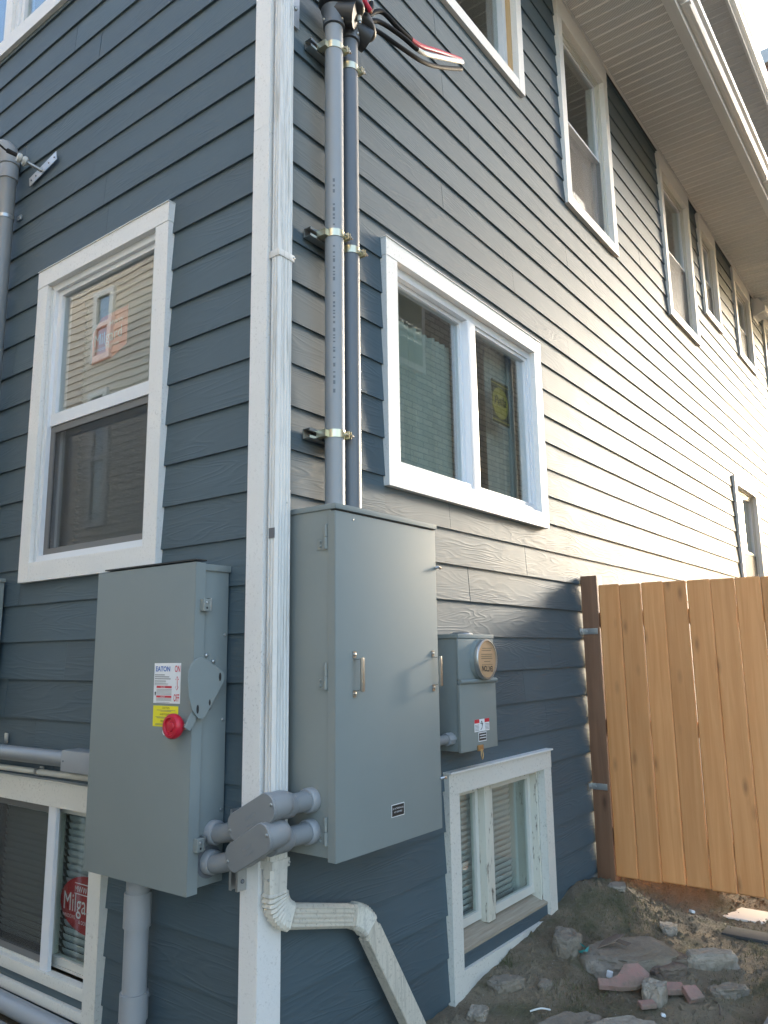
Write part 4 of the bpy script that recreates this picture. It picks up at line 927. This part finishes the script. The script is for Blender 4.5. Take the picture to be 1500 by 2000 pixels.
tb('coupling', 'pvc_light', t, [(-.085, .542, -.935), (-.085, .542, -1.055)], .050, 26); tb('coupling', 'pvc_light', t, [(-.085, .542, -1.275), (-.085, .542, -1.365)], .051, 26)
bm = BM(); box(bm, -.1305, -.129, .535, .550, -1.53, -1.385); link('printed_marks', bm, 'ink_grey', t)
bm = BM(); disc(bm, (-.085, .542, Z0+.006), (0, 0, -1), .056, .018, 22); link('bushing', bm, 'vinyl_aged', t, True)
t = thing('ground_cable', 'dark armoured cable curving behind the conduit drop into the ground', 'cable'); tb('sheath', 'pvc_dark', t, curve([(-.03, .54, -1.30), (-.035, .60, -1.345), (-.045, .68, -1.44), (-.07, .74, -1.56), (-.1, .77, -1.72)], 6), .013, 12)
t = thing('ground_conduit', 'pale blue grey conduit lying along the foot of the end wall', 'conduit'); tb('pipe', 'pvc_light', t, [(-.062, 2.7, -1.525), (-.062, .95, -1.535)], .038, 22); tb('coupling', 'pvc_light', t, [(-.062, 2.2, -1.527), (-.062, 2.1, -1.527)], .043, 22)

# ------------------------------------------------------------------ fence
fn = thing('wooden_fence', 'new cedar board fence closing the alley beside the house', 'fence')
FX = 2.893
for i in range(14):
    y1 = -.121-i*.1395; gap = rnd.choice((.001, .001, .0015, .0035, .001, .0015)); tl = rnd.uniform(-.003, .003); zt = .340-.0015*i+rnd.uniform(-.003, .003); zb = -1.432+rnd.uniform(-.006, .006)
    bm = BM(); x0 = FX+rnd.uniform(-.0015, .0015); v = []
    a = [(x0, y1-gap/2, zb), (x0, y1-.1395+gap/2, zb), (x0, y1-.1395+gap/2+tl, zt), (x0, y1-gap/2+tl, zt)]
    extrude(bm, a, (.016, 0, 0)); bmesh.ops.bevel(bm, geom=list(bm.edges), offset=.0065, segments=1, affect='EDGES'); link('fence_board', bm, 'fence_wood', fn)
bx('post', 'post_wood', fn, 2.884, 2.980, -.1185, -.009, -1.9, .405, .003); bx('post', 'post_wood', fn, 2.911, 3.0, -2.08, -1.99, -1.9, .40, .003)
for z in (.12, -.55, -1.20): bx('rail', 'fence_wood', fn, 2.910, 2.948, -1.989, -.119, z-.045, z+.045, .002)
for z in (.045, -.917):
    br = bx('wall_bracket', 'galv', fn, 2.8795, 2.8835, -.108, -.004, z-.019, z+.019, .001); bx('bracket_leg', 'galv', br, 2.835, 2.879, -.0085, -.0045, z-.019, z+.019); screw(br, (2.857, -.009, z), (0, -1, 0), .008); screw(br, (2.8795, -.035, z), (-1, 0, 0), .005)

# ------------------------------------------------------------------ rocks and rubble
def rock(name, label, cat, x, y, sx, sy, sz, mat, seed, rz=0, dz=0, sub=4, rough=.32, flat=.0, group=None, tilt=0):
    bm = BM(); bmesh.ops.create_icosphere(bm, subdivisions=sub, radius=1); so_ = Vector((seed*3.1, seed*1.7, seed*.9))
    for v in bm.verts:
        p_ = v.co.normalized(); q = Vector([math.copysign(abs(c_)**.72, c_) for c_ in p_]); n1 = noise.noise(p_*1.3+so_); n2 = noise.noise(p_*3.6+so_); n3 = noise.noise(p_*9+so_)
        q *= 1+rough*n1+rough*.45*n2+rough*.22*n3+rough*.10*noise.noise(p_*21+so_)
        q.z = max(-.6, min(q.z, .78+.12*n2)); v.co = Vector((q.x*sx, q.y*sy, q.z*sz))
    o = link(name, bm, mat); 
    for p_ in o.data.polygons: p_.use_smooth = False
    o.location = (x, y, G(x, y)+sz*.16+dz); o.rotation_euler = (tilt, tilt*.5, rz); tag(o, label, cat, group); return o
rock('stone_slab', 'broad flat concrete slab lying in the dirt below the fence', 'slab', 2.02, -.50, .235, .165, .060, 'rock', 1, -.65, rough=.18)
rock('rock', 'brown upright rock between the basement window and the flat slab', 'rock', 1.90, -.235, .085, .075, .085, 'rock', 2, .3, rough=.22)
rock('rock', 'pale wedge-shaped rock to the right of the flat slab', 'rock', 2.24, -.83, .125, .06, .062, 'rock_pale', 3, -.9, rough=.22)
rock('rock', 'small pale rock alone in the dirt nearer the fence', 'rock', 2.56, -.53, .055, .045, .038, 'rock_pale', 4, .4)
rock('rock', 'mottled grey lump between the pink brick shards', 'rock', 1.70, -.735, .055, .05, .075, 'rock_pale', 5, .2)
rock('rock', 'dark brown rock leaning on the right end of the slab', 'rock', 2.00, -.69, .085, .055, .05, 'brown_shard', 6, -.8)
rock('rock', 'wide pale rock at the bottom edge under the brick shards', 'rock', 1.36, -.72, .13, .07, .05, 'rock_pale', 7, -.7)
rock('rock', 'flat brown stone at the bottom edge left of the pale rock', 'rock', 1.30, -.50, .14, .07, .03, 'rock', 8, -.4)
rock('rock', 'half-buried grey stone right of the brick shards', 'rock', 1.95, -.98, .08, .045, .035, 'rock', 9, -.9)
rock('rock', 'grey stone lying against the foot of the basement window casing', 'rock', 1.42, -.15, .085, .055, .045, 'rock', 10, -.5)
rock('rock', 'dark low stone between slab and pale wedge rock', 'rock', 2.12, -.67, .09, .06, .04, 'brown_shard', 11, -.5)
rock('rock', 'small grey stone close to the corner of the window casing', 'rock', 1.17, -.15, .05, .04, .03, 'rock_pale', 12, .3)
rock('rock', 'flat stone at the foot of the fence post', 'rock', 2.70, -.20, .06, .05, .025, 'rock_pale', 13, .3)
rock('rock', 'small stone in front of the upright brown rock', 'rock', 1.53, -.29, .035, .03, .03, 'rock', 14, .3)
def shard(label, poly, x, y, mat, rz, tilt, th=.028, dz=.02, bend=.03, name='brick_shard', cat='brick shard'):
    bm = BM(); a = [Vector((px*.85, py*.85, bend*math.sin(px*18))) for px, py in poly]; extrude(bm, a, (0, 0, th)); bmesh.ops.bevel(bm, geom=list(bm.edges), offset=.003, segments=1, affect='EDGES')
    bmesh.ops.triangulate(bm, faces=bm.faces); o = link(name, bm, mat); o.location = (x, y, G(x, y)+dz); o.rotation_euler = (tilt, 0, rz); tag(o, label, cat)
shard('broken pink terracotta piece with a pointed tail in front of the slab', [(-.17, -.035), (-.10, -.02), (-.05, -.045), (.02, -.075), (.10, -.06), (.13, .0), (.10, .07), (.03, .085), (-.03, .03), (-.09, .025), (-.15, .03)], 1.72, -.60, 'brick_shard', -.75, .35, .022, .03, .02)
shard('small square pink brick piece rightmost of the shards', [(-.05, -.04), (.045, -.045), (.05, .03), (-.03, .045)], 1.80, -.86, 'brick_shard', -.5, .5, .03, .02, 0)
shard('small pink brick piece beside the mottled grey lump', [(-.05, -.03), (.04, -.035), (.05, .03), (-.045, .035)], 1.80, -.79, 'brick_shard', -.9, .2, .03, .015, 0)
shard('pink brick fragment under the mottled grey lump', [(-.045, -.025), (.04, -.03), (.045, .02), (-.04, .025)], 1.61, -.73, 'brick_shard', -.7, .1, .02, .01, 0)
shard('curled brown tile shard lying on the flat slab', [(-.09, -.02), (0, -.03), (.09, -.005), (.05, .025), (-.03, .03)], 1.98, -.43, 'brown_shard', -.75, .15, .008, .075, .025, 'tile_shard', 'tile shard')
shard('dark pointed tile shard propped across the flat slab', [(-.075, -.01), (.07, -.018), (.08, .012), (-.06, .008)], 2.00, -.47, 'brown_shard', -1.9, .5, .008, .085, .0, 'tile_shard', 'tile shard')
def chip(name, label, cat, mat, x, y, sx, sy, sz, rz): 
    bm = BM(); box(bm, -sx, sx, -sy, sy, 0, sz); bmesh.ops.bevel(bm, geom=list(bm.edges), offset=min(sx, sy, sz)*.25, segments=1, affect='EDGES'); o = link(name, bm, mat); o.location = (x, y, G(x, y)+.004); o.rotation_euler = (.2, .1, rz); tag(o, label, cat)
chip('plaster_chip', 'white plaster chip in front of the flat slab', 'chip', 'label_white', 1.80, -.49, .018, .014, .03, .3)
chip('plaster_chip', 'white chip on the dirt near the small pale rock', 'chip', 'label_white', 2.93, -.55, .016, .012, .015, .8)
chip('plaster_chip', 'tiny white chip beside the pink square brick piece', 'chip', 'label_white', 1.60, -.80, .010, .009, .012, .5)
plain('teal_plastic', (.05, .25, .24), .4)
bm = BM()
for i in range(6): a_ = i*1.1; v = [bm.verts.new((.03*math.cos(a_+q)*(.4+.6*(q > 1)), .03*math.sin(a_+q), .006*i+.02*(q == 2))) for q in (0, 1, 2)]; bm.faces.new(v)
o = link('plastic_scrap', bm, 'teal_plastic'); o.location = (1.87, -.335, G(1.87, -.335)+.02); tag(o, 'crumpled teal plastic scrap beside the upright brown rock', 'litter')
t = thing('board_scrap', 'dark flat board scrap on the ground under the fence edge', 'board'); o = bx('plank', 'roof_dark', t, 2.72, 2.86, -1.02, -.76, G(2.8, -.85)-.005, G(2.8, -.85)+.014, .003)
t = thing('board_scrap', 'sunlit pale board lying behind the gap under the fence', 'board'); bx('plank', 'nb_trim', t, 3.0, 3.22, -.92, -.70, G(3.05, -.8)-.0, G(3.05, -.8)+.014, .003)
for i, (x, y, a_, L_, lab) in enumerate(((2.35, -.40, .4, .12, 'dry twig near the small pale rock'), (1.30, -.33, -1.0, .09, 'pale dry stem lying at the bottom of the dirt'), (1.72, -1.0, .3, .16, 'thin twig right of the pink shards'))):
    t = thing('twig', lab, 'twig'); z = G(x, y)+.012; tb('stem', 'brown_shard' if i != 1 else 'curtain', t, curve([(x, y, z), (x+L_*.5*math.cos(a_), y+L_*.5*math.sin(a_), z+.012), (x+L_*math.cos(a_+.2), y+L_*math.sin(a_+.2), z)], 4), .0035, 6)
bm = BM(); pr = random.Random(11)
for i in range(7500):
    x = pr.uniform(.5, 3.6); y = pr.uniform(-1.18, -.03) if pr.random() < .8 else pr.uniform(-.4, -.03); s = pr.choice((.003, .004, .005, .006, .008, .012, .020 if pr.random() < .5 else .007))*pr.uniform(.7, 1.3); z = G(x, y)
    a = [bm.verts.new((x+s*math.cos(k*1.57+i)*pr.uniform(.7, 1.3), y+s*math.sin(k*1.57+i)*pr.uniform(.7, 1.3), z-.002)) for k in range(4)]; tp = bm.verts.new((x+pr.uniform(-s, s)*.4, y+pr.uniform(-s, s)*.4, z+s*pr.uniform(.5, 1.0)))
    for k in range(4): bm.faces.new((a[k], a[(k+1) % 4], tp))
o = link('soil_crumbs', bm, 'dirt'); tag(o, 'loose crumbs of soil and gravel on the ground', 'gravel', kind='stuff')
bm = BM()
for i in range(500):
    x = pr.uniform(.6, 3.4); y = pr.uniform(-1.15, -.03); s = pr.uniform(.002, .005); z = G(x, y)
    a = [bm.verts.new((x+s*math.cos(k*2.1+i), y+s*math.sin(k*2.1+i), z)) for k in range(3)]; tp = bm.verts.new((x, y, z+s*1.2))
    for k in range(3): bm.faces.new((a[k], a[(k+1) % 3], tp))
o = link('pale_grit', bm, 'rock_pale'); tag(o, 'pale specks of grit scattered over the dirt', 'gravel', kind='stuff')
bm = BM()
def grass(n, cx, cy, sx, sy):
    for i in range(n):
        x = pr.gauss(cx, sx); y = min(-.03, pr.gauss(cy, sy)); z = G(x, y)-.004; h = pr.uniform(.008, .03); a_ = pr.uniform(0, 6.28); w_ = .0016; dx, dy = pr.uniform(-.5, .5)*h, pr.uniform(-.5, .5)*h
        v = [bm.verts.new((x-w_*math.cos(a_), y-w_*math.sin(a_), z)), bm.verts.new((x+w_*math.cos(a_), y+w_*math.sin(a_), z)), bm.verts.new((x+dx, y+dy, z+h))]; bm.faces.new(v)
grass(700, 2.35, -.30, .25, .12); grass(500, 2.6, -.35, .12, .1); grass(900, 2.5, -1.0, .5, .12); grass(200, 1.62, -.05, .03, .02); grass(500, 1.55, -.45, .12, .08)
plain('moss', (.10, .11, .045), .9, var=.3); o = link('moss_grass', bm, 'moss'); tag(o, 'sparse moss and short grass blades in the dirt', 'grass', kind='stuff')
for i, (x, y) in enumerate(((-.30, 1.50), (-.30, 1.10), (-.72, 1.30))):
    bm = BM(); box(bm, x-.19, x+.19, y-.19, y+.19, -1.66, -1.565+.004*i, .008); o = link('paver', bm, 'concrete', None, True); tag(o, ['grey paver beside the pale conduit at the left foot of the wall', 'grey paver nearest the conduit drop', 'outer grey paver away from the end wall'][i], 'paver')

# ------------------------------------------------------------------ neighbours (seen mirrored in the glass and over the eave)
nb = thing('neighbour_house', 'cream lap-sided neighbour house mirrored in the double-hung window', 'house')
XN = -4.65
bx('wall', 'beige_siding', nb, XN-7, XN-.02, -1.5, 15.0, -1.8, 7.2)
bm = BM(); z = -1.6
while z < 7.1:
    v = [(XN, -1.52, z), (XN-.018, -1.52, z+.14), (XN-.0195, -1.52, z+.14), (XN-.0195, -1.52, z)]; extrude(bm, v, (0, 16.5, 0)); z += .125
o = link('lap_siding', bm, 'beige_siding', nb); o['kind'] = 'stuff'
bx('roof', 'roof_dark', nb, XN-7.4, XN+.4, -1.9, 15.4, 7.2, 7.35)
for (y0, y1, z0, z1) in ((8.30, 8.84, 4.58, 5.80), (8.30, 8.84, 1.9, 4.08), (3.2, 4.2, 4.3, 5.8), (3.2, 4.2, 1.0, 2.6), (.0, 1.0, 1.0, 2.6), (.0, 1.0, 4.3, 5.8)):
    wn = part_group('window', nb); bm = BM()
    for q in ((y0, y0+.1, z0, z1), (y1-.1, y1, z0, z1), (y0+.1, y1-.1, z0, z0+.1), (y0+.1, y1-.1, z1-.1, z1), (y0+.1, y1-.1, (z0+z1)/2-.04, (z0+z1)/2+.04)): box(bm, XN-.02, XN+.05, *q)
    link('frame', bm, 'nb_trim', wn); bx('pane', 'glass_coated', wn, XN+.012, XN+.008, y0+.1, y1-.1, z0+.1, z1-.1); bx('backing', 'ink_grey', wn, XN+.003, XN+.005, y0+.1, y1-.1, z0+.1, z1-.1)
br = thing('brick_building', 'grey brown brick building across the alley mirrored in the sliding window', 'building')
bx('wall', 'brick_grey', br, 2.6, 13.2, -9.0, -2.75, -1.8, 6.2); bx('coping', 'cap_grey', br, 2.5, 13.3, -9.1, -2.68, 6.2, 6.35)
for x0 in (4.4, 8.6):
    for z0 in (.3, 3.2):
        wn = part_group('window', br); bx('frame', 'nb_trim', wn, x0, x0+1.0, -2.76, -2.70, z0, z0+1.5); bx('pane', 'glass_coated', wn, x0+.07, x0+.93, -2.699, -2.695, z0+.07, z0+1.43)
bm = BM(); tube(bm, [(7.45, -2.70, -1.7), (7.45, -2.70, 6.2)], .05, 12); link('drain_pipe', bm, 'pvc_dark', br, True)
tw = thing('brick_tower', 'tall red brick building with grey coping beyond the eave', 'building')
bx('wall', 'brick_red', tw, 24, 36, -1.4, 22, -1.8, 19.0); bx('coping', 'cap_grey', tw, 23.8, 36.2, -1.6, 22.2, 19.0, 19.5)
